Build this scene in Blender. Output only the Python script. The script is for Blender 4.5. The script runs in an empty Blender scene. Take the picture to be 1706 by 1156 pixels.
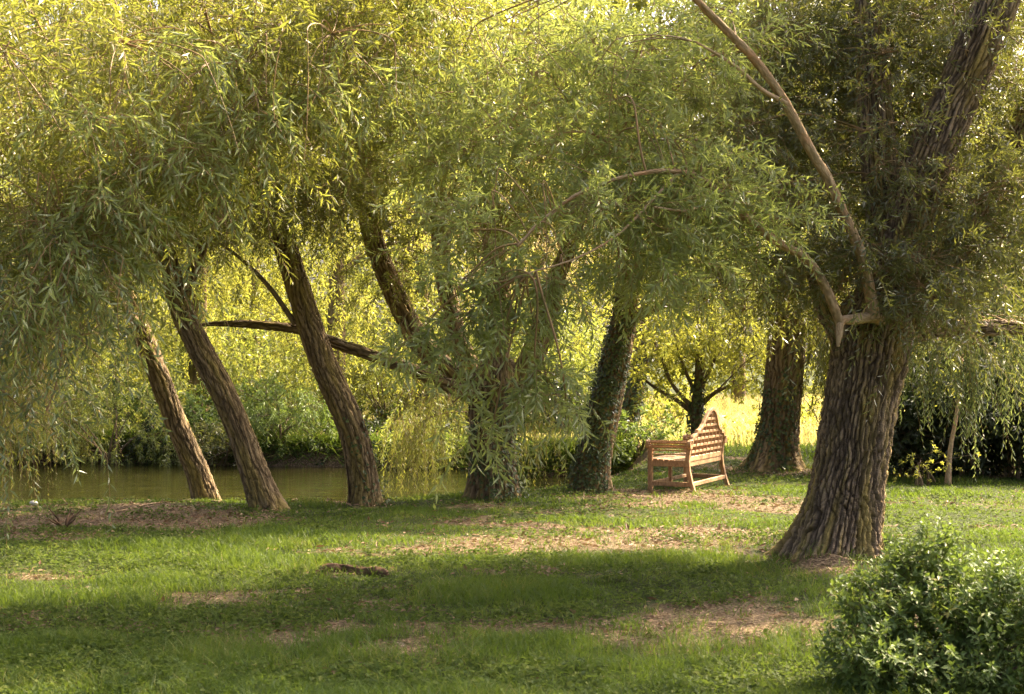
import bpy, math
import numpy as np
from mathutils import Vector, Matrix

# ------------------------------------------------------------------ camera, world, sun, exposure
S = bpy.context.scene
COL = S.collection
FPX = 2369.0
PITCH = math.atan(36.0 / FPX)
EYE = 1.6
cam_d = bpy.data.cameras.new("camera")
cam_d.sensor_width = 36.0
cam_d.lens = 36.0 * FPX / 1706.0
cam_d.clip_start = 0.1
cam_d.clip_end = 2000.0
cam_d.dof.use_dof = True
cam_d.dof.focus_distance = 14.5
cam_d.dof.aperture_fstop = 5.6
cam = bpy.data.objects.new("camera", cam_d)
cam.location = (0, 0, EYE)
cam.rotation_euler = (math.pi / 2 + PITCH, 0, 0)
COL.objects.link(cam)
S.camera = cam

SUN_AZ = math.radians(50)      # to the right of the viewing direction (+Y towards +X)
SUN_EL = math.radians(44)
W = bpy.data.worlds.new("World"); S.world = W; W.use_nodes = True
wn = W.node_tree.nodes; wl = W.node_tree.links
bg = wn["Background"]
sky = wn.new("ShaderNodeTexSky"); sky.sky_type = 'NISHITA'; sky.sun_disc = False
sky.sun_elevation = SUN_EL; sky.sun_rotation = SUN_AZ
sky.dust_density = 9.0; sky.ozone_density = 0.0; sky.air_density = 0.35
wl.new(sky.outputs[0], bg.inputs[0]); bg.inputs[1].default_value = 0.15
sd = bpy.data.lights.new("sun", 'SUN'); sd.energy = 5.0; sd.angle = math.radians(0.6); sd.color = (1.0, 0.8, 0.52)
so = bpy.data.objects.new("sun", sd); COL.objects.link(so)
sunv = Vector((math.sin(SUN_AZ) * math.cos(SUN_EL), math.cos(SUN_AZ) * math.cos(SUN_EL), math.sin(SUN_EL)))
so.rotation_euler = sunv.to_track_quat('Z', 'Y').to_euler()
so.location = (0, 0, 30)
S.view_settings.view_transform = 'Standard'
S.view_settings.look = 'None'
S.view_settings.gamma = 1.0
S.view_settings.use_curve_mapping = False
S.view_settings.exposure = 2.2
cy = S.cycles
cy.max_bounces = 7; cy.diffuse_bounces = 4; cy.glossy_bounces = 2; cy.transmission_bounces = 5
cy.transparent_max_bounces = 4; cy.caustics_reflective = False; cy.caustics_refractive = False
cy.use_denoising = True; cy.denoising_prefilter = 'NONE'; cy.use_adaptive_sampling = True; cy.adaptive_threshold = 0.005
cy.sample_clamp_indirect = 0.7

# ------------------------------------------------------------------ helpers
RNG = np.random.default_rng(7)
CT, ST = math.cos(PITCH), math.sin(PITCH)


def P(px, py, Y):
    u = (px - 853.0) / FPX; v = (578.0 - py) / FPX
    d = np.array([u, CT - v * ST, ST + v * CT])
    p = d * (Y / d[1]); p[2] += EYE
    return p


def hash3(i, j, k, seed):
    h = (i.astype(np.uint32) * np.uint32(374761393) + j.astype(np.uint32) * np.uint32(668265263)
         + k.astype(np.uint32) * np.uint32(2147483647) + np.uint32(seed) * np.uint32(1274126177))
    h = (h ^ (h >> np.uint32(13))) * np.uint32(1274126177)
    h = h ^ (h >> np.uint32(16))
    h = (h * np.uint32(2246822519)) ^ (h >> np.uint32(11))
    return (h & np.uint32(0xFFFFFF)).astype(np.float64) / 16777215.0


def noise(x, y, z, seed=0):
    with np.errstate(over='ignore'):
        xi, yi, zi = np.floor(x).astype(np.int64), np.floor(y).astype(np.int64), np.floor(z).astype(np.int64)
        fx, fy, fz = x - xi, y - yi, z - zi
        fx = fx * fx * (3 - 2 * fx); fy = fy * fy * (3 - 2 * fy); fz = fz * fz * (3 - 2 * fz)
        r = 0
        for a in (0, 1):
            for b in (0, 1):
                for c in (0, 1):
                    w = (fx if a else 1 - fx) * (fy if b else 1 - fy) * (fz if c else 1 - fz)
                    r = r + w * hash3(xi + a, yi + b, zi + c, seed)
    return r


def fbm(x, y, z=None, oct=4, seed=0):
    if z is None: z = np.zeros_like(x)
    r = 0; a = 0.5; t = 0
    for o in range(oct):
        r = r + a * noise(x * 2 ** o + 13.7 * o, y * 2 ** o + 5.1 * o, z * 2 ** o, seed + o)
        t += a; a *= 0.5
    return r / t


def ss(a, b, x):
    t = np.clip((x - a) / (b - a), 0, 1)
    return t * t * (3 - 2 * t)


def norm(v):
    return v / np.maximum(np.linalg.norm(v, axis=-1, keepdims=True), 1e-9)


class MB:
    """collects faces into one mesh"""
    def __init__(s):
        s.V = []; s.F = []; s.M = []; s.SM = []; s.A = {}; s.n = 0

    def add(s, V, F, mat=0, smooth=True, **attrs):
        V = np.asarray(V, dtype=np.float32).reshape(-1, 3)
        F = np.asarray(F, dtype=np.int64)
        s.V.append(V); s.F.append(F + s.n)
        s.M.append(np.full(len(F), mat, np.int32)); s.SM.append(np.full(len(F), smooth, bool))
        for k, a in attrs.items():
            s.A.setdefault(k, []).append((s.n, np.asarray(a, dtype=np.float32)))
        s.n += len(V)

    def build(s, name, mats, parent=None):
        # child meshes keep world coordinates; the inverse matrix cancels the parent's place
        me = bpy.data.meshes.new(name)
        V = np.concatenate(s.V) if s.V else np.zeros((0, 3), np.float32)
        me.vertices.add(len(V)); me.vertices.foreach_set("co", V.ravel())
        starts = []; idx = []; tot = 0
        for F in s.F:
            k = F.shape[1] if len(F) else 4
            idx.append(F.ravel()); starts.append(tot + np.arange(len(F)) * k); tot += F.size
        idx = np.concatenate(idx).astype(np.int32); starts = np.concatenate(starts).astype(np.int32)
        me.loops.add(len(idx)); me.loops.foreach_set("vertex_index", idx)
        me.polygons.add(len(starts)); me.polygons.foreach_set("loop_start", starts)
        me.polygons.foreach_set("material_index", np.concatenate(s.M))
        me.polygons.foreach_set("use_smooth", np.concatenate(s.SM))
        for k, lst in s.A.items():
            dim = 1 if lst[0][1].ndim == 1 else 3
            at = me.attributes.new(k, 'FLOAT' if dim == 1 else 'FLOAT_VECTOR', 'POINT')
            buf = np.zeros((len(V), dim), np.float32)
            for st, a in lst: buf[st:st + len(a)] = a.reshape(-1, dim)
            at.data.foreach_set('value' if dim == 1 else 'vector', buf.ravel())
        for m in mats: me.materials.append(m)
        me.update(calc_edges=True)
        ob = bpy.data.objects.new(name, me); COL.objects.link(ob)
        if parent is not None: ob.parent = parent; ob.matrix_parent_inverse = parent.matrix_world.inverted()
        return ob


def empty(name, loc, label, cat, group=None):
    o = bpy.data.objects.new(name, None); o.location = [float(c) for c in loc]; COL.objects.link(o)
    o.empty_display_size = 0.2
    o["label"] = label; o["category"] = cat
    if group: o["group"] = group
    o.matrix_world = Matrix.Translation(o.location)
    return o


def tag(o, label=None, cat=None, group=None, kind=None):
    for k, v in (("label", label), ("category", cat), ("group", group), ("kind", kind)):
        if v: o[k] = v
    return o


# ------------------------------------------------------------------ materials
def mat(name):
    m = bpy.data.materials.new(name); m.use_nodes = True
    n = m.node_tree.nodes; n.clear()
    out = n.new("ShaderNodeOutputMaterial")
    return m, n, m.node_tree.links, out


def ramp(n, stops, interp='LINEAR'):
    r = n.new("ShaderNodeValToRGB"); cr = r.color_ramp; cr.interpolation = interp
    while len(cr.elements) < len(stops): cr.elements.new(0.5)
    for e, (p, c) in zip(cr.elements, stops): e.position = p; e.color = (*c, 1)
    return r


def attr(n, name):
    a = n.new("ShaderNodeAttribute"); a.attribute_name = name; return a


def leaf_mat(name, stops, under, trans, tfac=0.45, rough=0.42, spec=0.5):
    """stops: upper side colours picked by random per-leaf value; under: paler underside; trans: transmitted tint"""
    m, n, l, out = mat(name)
    r1 = attr(n, "leafrand"); r2 = attr(n, "sprayrand")
    mx = n.new("ShaderNodeMath"); mx.operation = 'MULTIPLY_ADD'; mx.inputs[1].default_value = 0.45
    l.new(r1.outputs["Fac"], mx.inputs[0])
    m2 = n.new("ShaderNodeMath"); m2.operation = 'MULTIPLY'; m2.inputs[1].default_value = 0.55
    l.new(r2.outputs["Fac"], m2.inputs[0]); l.new(m2.outputs[0], mx.inputs[2])
    rp = ramp(n, stops); l.new(mx.outputs[0], rp.inputs[0])
    geo = n.new("ShaderNodeNewGeometry")
    mc = n.new("ShaderNodeMix"); mc.data_type = 'RGBA'
    ms = n.new("ShaderNodeMath"); ms.operation = 'MULTIPLY'; ms.inputs[1].default_value = 0.6
    l.new(geo.outputs["Backfacing"], ms.inputs[0]); l.new(ms.outputs[0], mc.inputs[0])
    l.new(rp.outputs[0], mc.inputs[6]); mc.inputs[7].default_value = (*under, 1)
    p = n.new("ShaderNodeBsdfPrincipled"); p.inputs["Roughness"].default_value = rough
    p.inputs["Specular IOR Level"].default_value = spec
    l.new(mc.outputs[2], p.inputs["Base Color"])
    t = n.new("ShaderNodeBsdfTranslucent")
    mt = n.new("ShaderNodeMix"); mt.data_type = 'RGBA'; mt.blend_type = 'MULTIPLY'; mt.inputs[0].default_value = 0.35
    mt.inputs[6].default_value = (*trans, 1)
    sc = n.new("ShaderNodeMix"); sc.data_type = 'RGBA'; sc.blend_type = 'MIX'; sc.inputs[0].default_value = 0.45
    sc.inputs[6].default_value = (*trans, 1); l.new(rp.outputs[0], sc.inputs[7])
    l.new(sc.outputs[2], t.inputs[0])
    mix = n.new("ShaderNodeMixShader"); mix.inputs[0].default_value = tfac
    l.new(p.outputs[0], mix.inputs[1]); l.new(t.outputs[0], mix.inputs[2]); l.new(mix.outputs[0], out.inputs[0])
    return m


M = {}
M['leaf_olive'] = leaf_mat('leaf_olive', [(0.05, (.045, .058, .01)), (.45, (.144, .147, .026)), (.82, (.25, .235, .05)), (.97, (.42, .3, .055))],
                           (.24, .25, .1), (.43, .46, .055), .46)
M['leaf_grey'] = leaf_mat('leaf_grey', [(0.05, (.045, .066, .014)), (.45, (.135, .17, .04)), (.85, (.24, .265, .078)), (.98, (.36, .28, .06))],
                          (.23, .25, .125), (.48, .54, .07), .48, rough=.36)
M['leaf_lit_copy'] = leaf_mat('leaf_lit_copy', [(0.05, (.08, .11, .03)), (.45, (.2, .25, .08)), (.85, (.32, .35, .14)), (.98, (.4, .33, .1))],  # willow leaf copy, albedo raised to brighten hanging shoots the sun misses
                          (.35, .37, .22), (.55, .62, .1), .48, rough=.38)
M['leaf_shade_blue'] = leaf_mat('leaf_shade_blue', [(0.1, (.06, .09, .035)), (.5, (.09, .125, .05)), (.9, (.15, .17, .07))],  # cool skylit shade is put into this leaf colour
                          (.17, .22, .14), (.3, .36, .08), .4, rough=.38)
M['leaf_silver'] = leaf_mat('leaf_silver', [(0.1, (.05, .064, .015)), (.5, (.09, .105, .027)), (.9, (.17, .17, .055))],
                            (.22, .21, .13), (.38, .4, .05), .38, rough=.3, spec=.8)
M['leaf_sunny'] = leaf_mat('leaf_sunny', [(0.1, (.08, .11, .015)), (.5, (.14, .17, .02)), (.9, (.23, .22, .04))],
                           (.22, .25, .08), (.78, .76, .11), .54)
M['leaf_pale'] = leaf_mat('leaf_pale', [(0.1, (.2, .18, .07)), (.5, (.32, .27, .13)), (.9, (.45, .36, .22))],
                          (.5, .42, .26), (.95, .8, .3), .5)
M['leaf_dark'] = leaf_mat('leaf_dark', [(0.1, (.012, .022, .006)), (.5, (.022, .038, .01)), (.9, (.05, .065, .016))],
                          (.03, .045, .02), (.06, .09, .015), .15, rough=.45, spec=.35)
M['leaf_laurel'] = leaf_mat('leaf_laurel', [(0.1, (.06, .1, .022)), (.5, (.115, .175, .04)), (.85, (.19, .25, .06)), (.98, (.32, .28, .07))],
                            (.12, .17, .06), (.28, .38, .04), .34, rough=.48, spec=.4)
M['leaf_ivy'] = leaf_mat('leaf_ivy', [(0.1, (.035, .055, .012)), (.5, (.065, .09, .022)), (.9, (.13, .16, .04))],
                         (.07, .09, .04), (.09, .13, .02), .15, rough=.4, spec=.4)
M['blade'] = leaf_mat('blade', [(0.05, (.016, .036, .005)), (.4, (.036, .074, .01)), (.7, (.08, .115, .018)), (.97, (.28, .21, .08))],
                      (.07, .11, .025), (.24, .34, .03), .4, rough=.6, spec=.25)
M['blade_dry'] = leaf_mat('blade_dry', [(0.05, (.18, .22, .05)), (.45, (.42, .4, .13)), (.8, (.64, .54, .28)), (.97, (.72, .56, .38))],
                          (.32, .28, .12), (.75, .65, .18), .5, rough=.6)
M['weed'] = leaf_mat('weed', [(0.05, (.022, .04, .008)), (.5, (.052, .08, .014)), (.9, (.12, .14, .03))],
                     (.08, .12, .04), (.2, .28, .04), .35, rough=.7, spec=.12)
M['litter'] = leaf_mat('litter', [(0.05, (.08, .048, .028)), (.45, (.19, .115, .065)), (.8, (.24, .175, .1)), (.97, (.36, .29, .19))],
                       (.2, .13, .08), (.25, .15, .05), .12, rough=.7, spec=.25)


def bark_mat(name, dark, mid, light, lichen, lich_amt=0.5, scale=1.0, bump=.9, stretch=0.13):
    m, n, l, out = mat(name)
    a = attr(n, "bark")
    mp = n.new("ShaderNodeMapping"); mp.inputs[3].default_value = (1, 1, stretch)
    l.new(a.outputs["Vector"], mp.inputs[0])
    def furrow(sc_, det, dist):
        q = n.new("ShaderNodeTexNoise"); q.inputs["Scale"].default_value = sc_; q.inputs["Detail"].default_value = det; q.inputs["Distortion"].default_value = dist
        l.new(mp.outputs[0], q.inputs[0])
        a1 = n.new("ShaderNodeMath"); a1.operation = 'SUBTRACT'; a1.inputs[1].default_value = .5; l.new(q.outputs[0], a1.inputs[0])
        a2_ = n.new("ShaderNodeMath"); a2_.operation = 'ABSOLUTE'; l.new(a1.outputs[0], a2_.inputs[0])
        a3 = n.new("ShaderNodeMapRange"); a3.inputs[2].default_value = .09; a3.inputs[3].default_value = .5; l.new(a2_.outputs[0], a3.inputs[0])
        return a3
    fa = furrow(17 * scale, 1.5, .35); fb = furrow(40 * scale, 2, .3)
    r = n.new("ShaderNodeMath"); r.operation = 'MULTIPLY'; l.new(fa.outputs[0], r.inputs[0])
    fm = n.new("ShaderNodeMapRange"); fm.inputs[3].default_value = .7; l.new(fb.outputs[0], fm.inputs[0]); l.new(fm.outputs[0], r.inputs[1])
    n2 = n.new("ShaderNodeTexNoise"); n2.inputs["Scale"].default_value = 60 * scale; n2.inputs["Detail"].default_value = 4
    l.new(mp.outputs[0], n2.inputs[0])
    hm = n.new("ShaderNodeMath"); hm.operation = 'MULTIPLY_ADD'; hm.inputs[1].default_value = .45
    l.new(n2.outputs[0], hm.inputs[0]); l.new(r.outputs[0], hm.inputs[2])
    cr = ramp(n, [(0.1, dark), (.65, mid), (1.25 / 1.45, light)])
    sc = n.new("ShaderNodeMath"); sc.operation = 'MULTIPLY'; sc.inputs[1].default_value = .72
    l.new(hm.outputs[0], sc.inputs[0])
    # bark colour darkens in the crevices of the modelled relief
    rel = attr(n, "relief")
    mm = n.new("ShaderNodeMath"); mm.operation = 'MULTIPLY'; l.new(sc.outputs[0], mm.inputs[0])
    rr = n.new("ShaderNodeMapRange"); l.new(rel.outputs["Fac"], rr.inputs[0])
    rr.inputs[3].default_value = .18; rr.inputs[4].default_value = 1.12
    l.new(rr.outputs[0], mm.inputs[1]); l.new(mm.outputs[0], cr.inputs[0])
    # lichen
    n3 = n.new("ShaderNodeTexNoise"); n3.inputs["Scale"].default_value = 9; n3.inputs["Detail"].default_value = 4
    l.new(mp.outputs[0], n3.inputs[0])
    lr = n.new("ShaderNodeMapRange"); lr.inputs[1].default_value = .47; lr.inputs[2].default_value = .62
    lr.inputs[4].default_value = lich_amt
    l.new(n3.outputs[0], lr.inputs[0])
    lm = n.new("ShaderNodeMath"); lm.operation = 'MULTIPLY'; l.new(lr.outputs[0], lm.inputs[0]); l.new(mm.outputs[0], lm.inputs[1])
    mc = n.new("ShaderNodeMix"); mc.data_type = 'RGBA'; l.new(lm.outputs[0], mc.inputs[0])
    l.new(cr.outputs[0], mc.inputs[6]); mc.inputs[7].default_value = (*lichen, 1)
    p = n.new("ShaderNodeBsdfPrincipled"); p.inputs["Roughness"].default_value = .85
    p.inputs["Specular IOR Level"].default_value = .2
    l.new(mc.outputs[2], p.inputs["Base Color"])
    n5 = n.new("ShaderNodeTexNoise"); n5.inputs["Scale"].default_value = 75; n5.inputs["Detail"].default_value = 3; l.new(a.outputs["Vector"], n5.inputs[0])
    h2 = n.new("ShaderNodeMath"); h2.operation = 'MULTIPLY_ADD'; h2.inputs[1].default_value = .5; l.new(n5.outputs[0], h2.inputs[0]); l.new(hm.outputs[0], h2.inputs[2])
    b = n.new("ShaderNodeBump"); b.inputs["Strength"].default_value = bump; b.inputs["Distance"].default_value = .03
    l.new(h2.outputs[0], b.inputs["Height"]); l.new(b.outputs[0], p.inputs["Normal"])
    l.new(p.outputs[0], out.inputs[0])
    return m


M['bark'] = bark_mat('willow_bark', (.045, .03, .016), (.17, .12, .065), (.28, .205, .115), (.36, .28, .05), .55)
M['bark_big'] = bark_mat('old_willow_bark', (.04, .028, .018), (.165, .12, .077), (.34, .25, .155), (.45, .34, .06), .6, scale=1.0)
M['bark_pale'] = bark_mat('young_bough_bark', (.2, .14, .075), (.33, .24, .13), (.45, .33, .2), (.5, .22, .1), .5, scale=1.5, bump=.3, stretch=.4)
M['bark_small'] = bark_mat('thin_branch_bark', (.05, .035, .02), (.12, .085, .05), (.2, .15, .09), (.2, .17, .06), .3, scale=2, bump=.4)


def simple(name, col, rough=.8, spec=.3, noisy=None, ns=8.0, bump=0):
    m, n, l, out = mat(name)
    p = n.new("ShaderNodeBsdfPrincipled"); p.inputs["Roughness"].default_value = rough
    p.inputs["Specular IOR Level"].default_value = spec
    if noisy:
        tc = n.new("ShaderNodeTexCoord"); nz = n.new("ShaderNodeTexNoise"); nz.inputs["Scale"].default_value = ns; nz.inputs["Detail"].default_value = 5
        l.new(tc.outputs["Object"], nz.inputs[0])
        r = ramp(n, [(.35, col), (.65, noisy)]); l.new(nz.outputs[0], r.inputs[0]); l.new(r.outputs[0], p.inputs["Base Color"])
        if bump:
            b = n.new("ShaderNodeBump"); b.inputs["Strength"].default_value = bump; b.inputs["Distance"].default_value = .02
            l.new(nz.outputs[0], b.inputs["Height"]); l.new(b.outputs[0], p.inputs["Normal"])
    else: p.inputs["Base Color"].default_value = (*col, 1)
    l.new(p.outputs[0], out.inputs[0])
    return m


M['twig'] = simple('twig_bark', (.2, .14, .05), .6, .4, (.33, .2, .09), 5)
M['twig_dark'] = simple('dark_twig_bark', (.05, .035, .02), .8, .2, (.1, .07, .04), 5)
M['stone'] = simple('pale_stone', (.45, .44, .42), .7, .3, (.6, .6, .58), 30, .5)
M['rotten'] = simple('rotten_wood', (.055, .035, .02), .9, .1, (.16, .1, .06), 12, 1)

# wood of the bench
m, n, l, out = mat('teak'); M['teak'] = m
tc = n.new("ShaderNodeTexCoord"); mp = n.new("ShaderNodeMapping"); mp.inputs[3].default_value = (3, 3, 1.2)
l.new(tc.outputs["Object"], mp.inputs[0])
nz = n.new("ShaderNodeTexNoise"); nz.inputs["Scale"].default_value = 9; nz.inputs["Detail"].default_value = 5; nz.inputs["Distortion"].default_value = 1.2
l.new(mp.outputs[0], nz.inputs[0])
r = ramp(n, [(.28, (.22, .12, .06)), (.5, (.42, .25, .125)), (.72, (.56, .37, .21))]); l.new(nz.outputs[0], r.inputs[0])
p = n.new("ShaderNodeBsdfPrincipled"); p.inputs["Roughness"].default_value = .55
l.new(r.outputs[0], p.inputs["Base Color"])
b = n.new("ShaderNodeBump"); b.inputs["Strength"].default_value = .2; b.inputs["Distance"].default_value = .01
l.new(nz.outputs[0], b.inputs["Height"]); l.new(b.outputs[0], p.inputs["Normal"]); l.new(p.outputs[0], out.inputs[0])

# water
m, n, l, out = mat('pond_water'); M['water'] = m
p = n.new("ShaderNodeBsdfPrincipled"); p.inputs["Base Color"].default_value = (.011, .0105, .003, 1)
p.inputs["Roughness"].default_value = .04; p.inputs["Specular IOR Level"].default_value = .7
tc = n.new("ShaderNodeTexCoord"); mp = n.new("ShaderNodeMapping"); mp.inputs[3].default_value = (.8, 3.2, 1)
l.new(tc.outputs["Object"], mp.inputs[0])
nz = n.new("ShaderNodeTexNoise"); nz.inputs["Scale"].default_value = 1.8; nz.inputs["Detail"].default_value = 3; l.new(mp.outputs[0], nz.inputs[0])
wv = n.new("ShaderNodeTexWave"); wv.wave_type = 'BANDS'; wv.bands_direction = 'Y'; wv.inputs["Scale"].default_value = 1.3; wv.inputs["Distortion"].default_value = 5; wv.inputs["Detail"].default_value = 3; wv.inputs["Detail Scale"].default_value = .6
m3 = n.new("ShaderNodeMapping"); m3.inputs[1].default_value = (2.5, -24.5, 0); l.new(tc.outputs["Object"], m3.inputs[0]); l.new(m3.outputs[0], wv.inputs[0])
ad = n.new("ShaderNodeMath"); ad.operation = 'MULTIPLY_ADD'; ad.inputs[1].default_value = .25
l.new(wv.outputs[1], ad.inputs[0]); l.new(nz.outputs[0], ad.inputs[2])
b = n.new("ShaderNodeBump"); b.inputs["Strength"].default_value = .85; b.inputs["Distance"].default_value = .03
l.new(ad.outputs[0], b.inputs["Height"]); l.new(b.outputs[0], p.inputs["Normal"]); l.new(p.outputs[0], out.inputs[0])

# ground
m, n, l, out = mat('soil_and_turf'); M['ground'] = m
tc = n.new("ShaderNodeTexCoord"); bare = attr(n, "bare")
n1 = n.new("ShaderNodeTexNoise"); n1.inputs["Scale"].default_value = 6; n1.inputs["Detail"].default_value = 6; l.new(tc.outputs["Object"], n1.inputs[0])
n2 = n.new("ShaderNodeTexNoise"); n2.inputs["Scale"].default_value = 45; n2.inputs["Detail"].default_value = 4; l.new(tc.outputs["Object"], n2.inputs[0])
soil = ramp(n, [(.3, (.04, .026, .016)), (.5, (.11, .078, .046)), (.7, (.26, .195, .12))]); l.new(n2.outputs[0], soil.inputs[0])
turf = ramp(n, [(.3, (.02, .03, .008)), (.6, (.04, .05, .014)), (.8, (.08, .065, .028))]); l.new(n2.outputs[0], turf.inputs[0])
ad = n.new("ShaderNodeMath"); ad.operation = 'MULTIPLY_ADD'; ad.inputs[1].default_value = 1.5; ad.inputs[2].default_value = -.75
l.new(n1.outputs[0], ad.inputs[0])
a2 = n.new("ShaderNodeMath"); a2.operation = 'ADD'; l.new(ad.outputs[0], a2.inputs[0]); l.new(bare.outputs["Fac"], a2.inputs[1])
mr = n.new("ShaderNodeMapRange"); mr.inputs[1].default_value = .3; mr.inputs[2].default_value = .8; l.new(a2.outputs[0], mr.inputs[0])
mc = n.new("ShaderNodeMix"); mc.data_type = 'RGBA'; l.new(mr.outputs[0], mc.inputs[0]); l.new(turf.outputs[0], mc.inputs[6]); l.new(soil.outputs[0], mc.inputs[7])
p = n.new("ShaderNodeBsdfPrincipled"); p.inputs["Roughness"].default_value = .95; p.inputs["Specular IOR Level"].default_value = .1
l.new(mc.outputs[2], p.inputs["Base Color"])
b = n.new("ShaderNodeBump"); b.inputs["Strength"].default_value = .7; b.inputs["Distance"].default_value = .03
l.new(n2.outputs[0], b.inputs["Height"]); l.new(b.outputs[0], p.inputs["Normal"]); l.new(p.outputs[0], out.inputs[0])

# ------------------------------------------------------------------ ground
POND = np.array([(-40, 19.5), (-14, 17.9), (-6.5, 17.9), (-4.6, 18.3), (-3.2, 18.4), (-1.9, 18.6), (-.7, 19.6), (.4, 21.0), (1.3, 23.0), (2.1, 24.6), (2.0, 25.4),
                 (1.2, 24.9), (.3, 24.7), (-.6, 26.2), (-2.0, 27.0), (-4.4, 27.2), (-6.5, 28.0), (-9, 28.4), (-14, 28.6), (-40, 31)])
WATER_Z = -.27


def pond_sd(x, y):
    """signed distance to the pond outline, negative inside"""
    d = np.full(x.shape, 1e9); ins = np.zeros(x.shape, bool)
    q = len(POND)
    for i in range(q):
        ax, ay = POND[i]; bx, by = POND[(i + 1) % q]
        ex, ey = bx - ax, by - ay
        t = np.clip(((x - ax) * ex + (y - ay) * ey) / (ex * ex + ey * ey), 0, 1)
        d = np.minimum(d, np.hypot(x - ax - t * ex, y - ay - t * ey))
        c = ((ay > y) != (by > y)) & (x < (bx - ax) * (y - ay) / (by - ay + 1e-12) + ax)
        ins ^= c
    return np.where(ins, -d, d)


BARE = []   # (x, y, rx, ry, amount)


def gpt(px, py, z=0.0):
    Y = (EYE - z) * FPX / max(py - 614.0, 5)
    return (px - 853.0) / FPX * Y, Y


def bare_px(px, py, wpx, hpx, amt):
    x, y = gpt(px, py); _, y0 = gpt(px, py - hpx); _, y1 = gpt(px, py + hpx)
    BARE.append((x, y, wpx / FPX * y, abs(y0 - y1) / 2, amt))


for a in [(1000, 905, 330, 22, .95), (1060, 885, 220, 20, .6), (830, 905, 90, 14, .5), (1130, 870, 150, 14, .5), (1250, 925, 120, 12, .7), (1000, 850, 160, 12, .35), (820, 840, 110, 8, .6), (990, 826, 70, 8, .6),
          (230, 856, 190, 14, .75), (60, 885, 90, 7, .6), (590, 948, 90, 8, .8), (1375, 948, 65, 16, 1.2), (1390, 930, 110, 14, .7), (1150, 1030, 100, 14, .32), (1280, 1045, 70, 12, .34), (1240, 1085, 110, 10, .3),
          (260, 1032, 160, 10, .55), (440, 1035, 130, 12, .5), (740, 1045, 60, 10, .45), (850, 1030, 150, 12, .35), (490, 1100, 120, 14, .5), (700, 1095, 100, 14, .35),
          (1650, 840, 130, 10, .75), (1290, 785, 90, 8, .7), (345, 830, 60, 6, .6), (447, 852, 60, 5, .5), (612, 838, 60, 5, .6), (1530, 905, 60, 10, .5), (1640, 985, 60, 12, .6),
          (90, 1000, 110, 10, .3), (1170, 900, 160, 20, .5), (160, 975, 60, 6, .5), (650, 870, 70, 8, .3)]:
    bare_px(*a)


def bareness(x, y):
    b = np.zeros(x.shape)
    for cx, cyy, rx, ry, a in BARE:
        d = ((x - cx) / rx) ** 2 + ((y - cyy) / ry) ** 2
        b = np.maximum(b, a * np.exp(-d * .9))
    nz = fbm(x * .9, y * .9, oct=4, seed=31)
    b = b * (.4 + 1.1 * nz) + .75 * ss(.53, .68, fbm(x * .55 + 9, y * .8, oct=5, seed=5)) * (y < 24)
    return np.clip(b, 0, 1.2)


def height(x, y):
    sd = pond_sd(x, y)
    far = ss(21, 26, y + .35 * np.clip(x, -3, 4)) * ss(14, 3.5, np.abs(x) * .3 + 0) 
    base = .05 * (fbm(x * .25, y * .25, oct=3, seed=3) - .5) * 2 + .05 * (fbm(x * 1.6, y * 1.6, oct=3, seed=9) - .5)
    farz = .2 * ss(22.5, 25.5, y) + np.clip(y - 30, 0, 200) * .012
    near = -.12 * ss(1.6, .1, sd) * (y < 24.2)
    # the far bank is steep and eroded, the near one slopes
    steep = (y > 23.6 + .0 * x)
    w = np.where(steep, .45 + .75 * (fbm(x * 1.1, y * 1.1, oct=3, seed=4) - .5), .55)
    edge = ss(w, -.12, sd)
    rough = .06 * (fbm(x * 3, y * 3, oct=3, seed=12) - .5) * edge
    z = base + farz + near
    z = z * (1 - edge) + (WATER_Z - .06) * edge + rough * 2 - .5 * ss(0, -1.0, sd)
    for px, py, w_, h_ in ((230, 850, 1.3, .07), (1375, 945, .22, .1), (1390, 905, .6, .08)):
        cx, cyy = gpt(px, py); z = z + h_ * np.exp(-((x - cx) / w_) ** 2 - ((y - cyy) / (w_ * .45 + .1)) ** 2)
    return z


def axis_lines(segs):
    out = []
    for a, b, st in segs: out.append(np.arange(a, b, st))
    return np.concatenate(out + [np.array([segs[-1][1]])])


gx = axis_lines([(-900, -60, 60), (-60, -16, 2), (-16, -9, .25), (-9, 9, .07), (9, 16, .25), (16, 60, 2), (60, 900, 60)])
gy = axis_lines([(-900, -20, 60), (-20, 2, 1), (2, 5.6, .2), (5.6, 30, .07), (30, 44, .25), (44, 90, 2), (90, 990, 60)])
X, Yg = np.meshgrid(gx, gy)
Z = height(X.ravel(), Yg.ravel())
nx, ny = len(gx), len(gy)
ii = (np.arange(ny - 1)[:, None] * nx + np.arange(nx - 1)[None, :]).ravel()
g = MB()
bv = bareness(X.ravel(), Yg.ravel())
sdg = pond_sd(X.ravel(), Yg.ravel())
bankb = ss(.65, .15, sdg) * (Yg.ravel() > 23.4) * (sdg > -3) + ss(.1, -.2, sdg)
g.add(np.stack([X.ravel(), Yg.ravel(), Z], 1), np.stack([ii, ii + 1, ii + nx + 1, ii + nx], 1), bare=np.maximum(bv, bankb))
tag(g.build('ground', [M['ground']]), kind='structure')

wm = MB()
wm.add([(-60, 16, WATER_Z), (3.2, 16, WATER_Z), (3.2, 34, WATER_Z), (-60, 34, WATER_Z)], [(0, 1, 2, 3)], smooth=False)
tag(wm.build('pond_water', [M['water']]), kind='structure')


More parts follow.
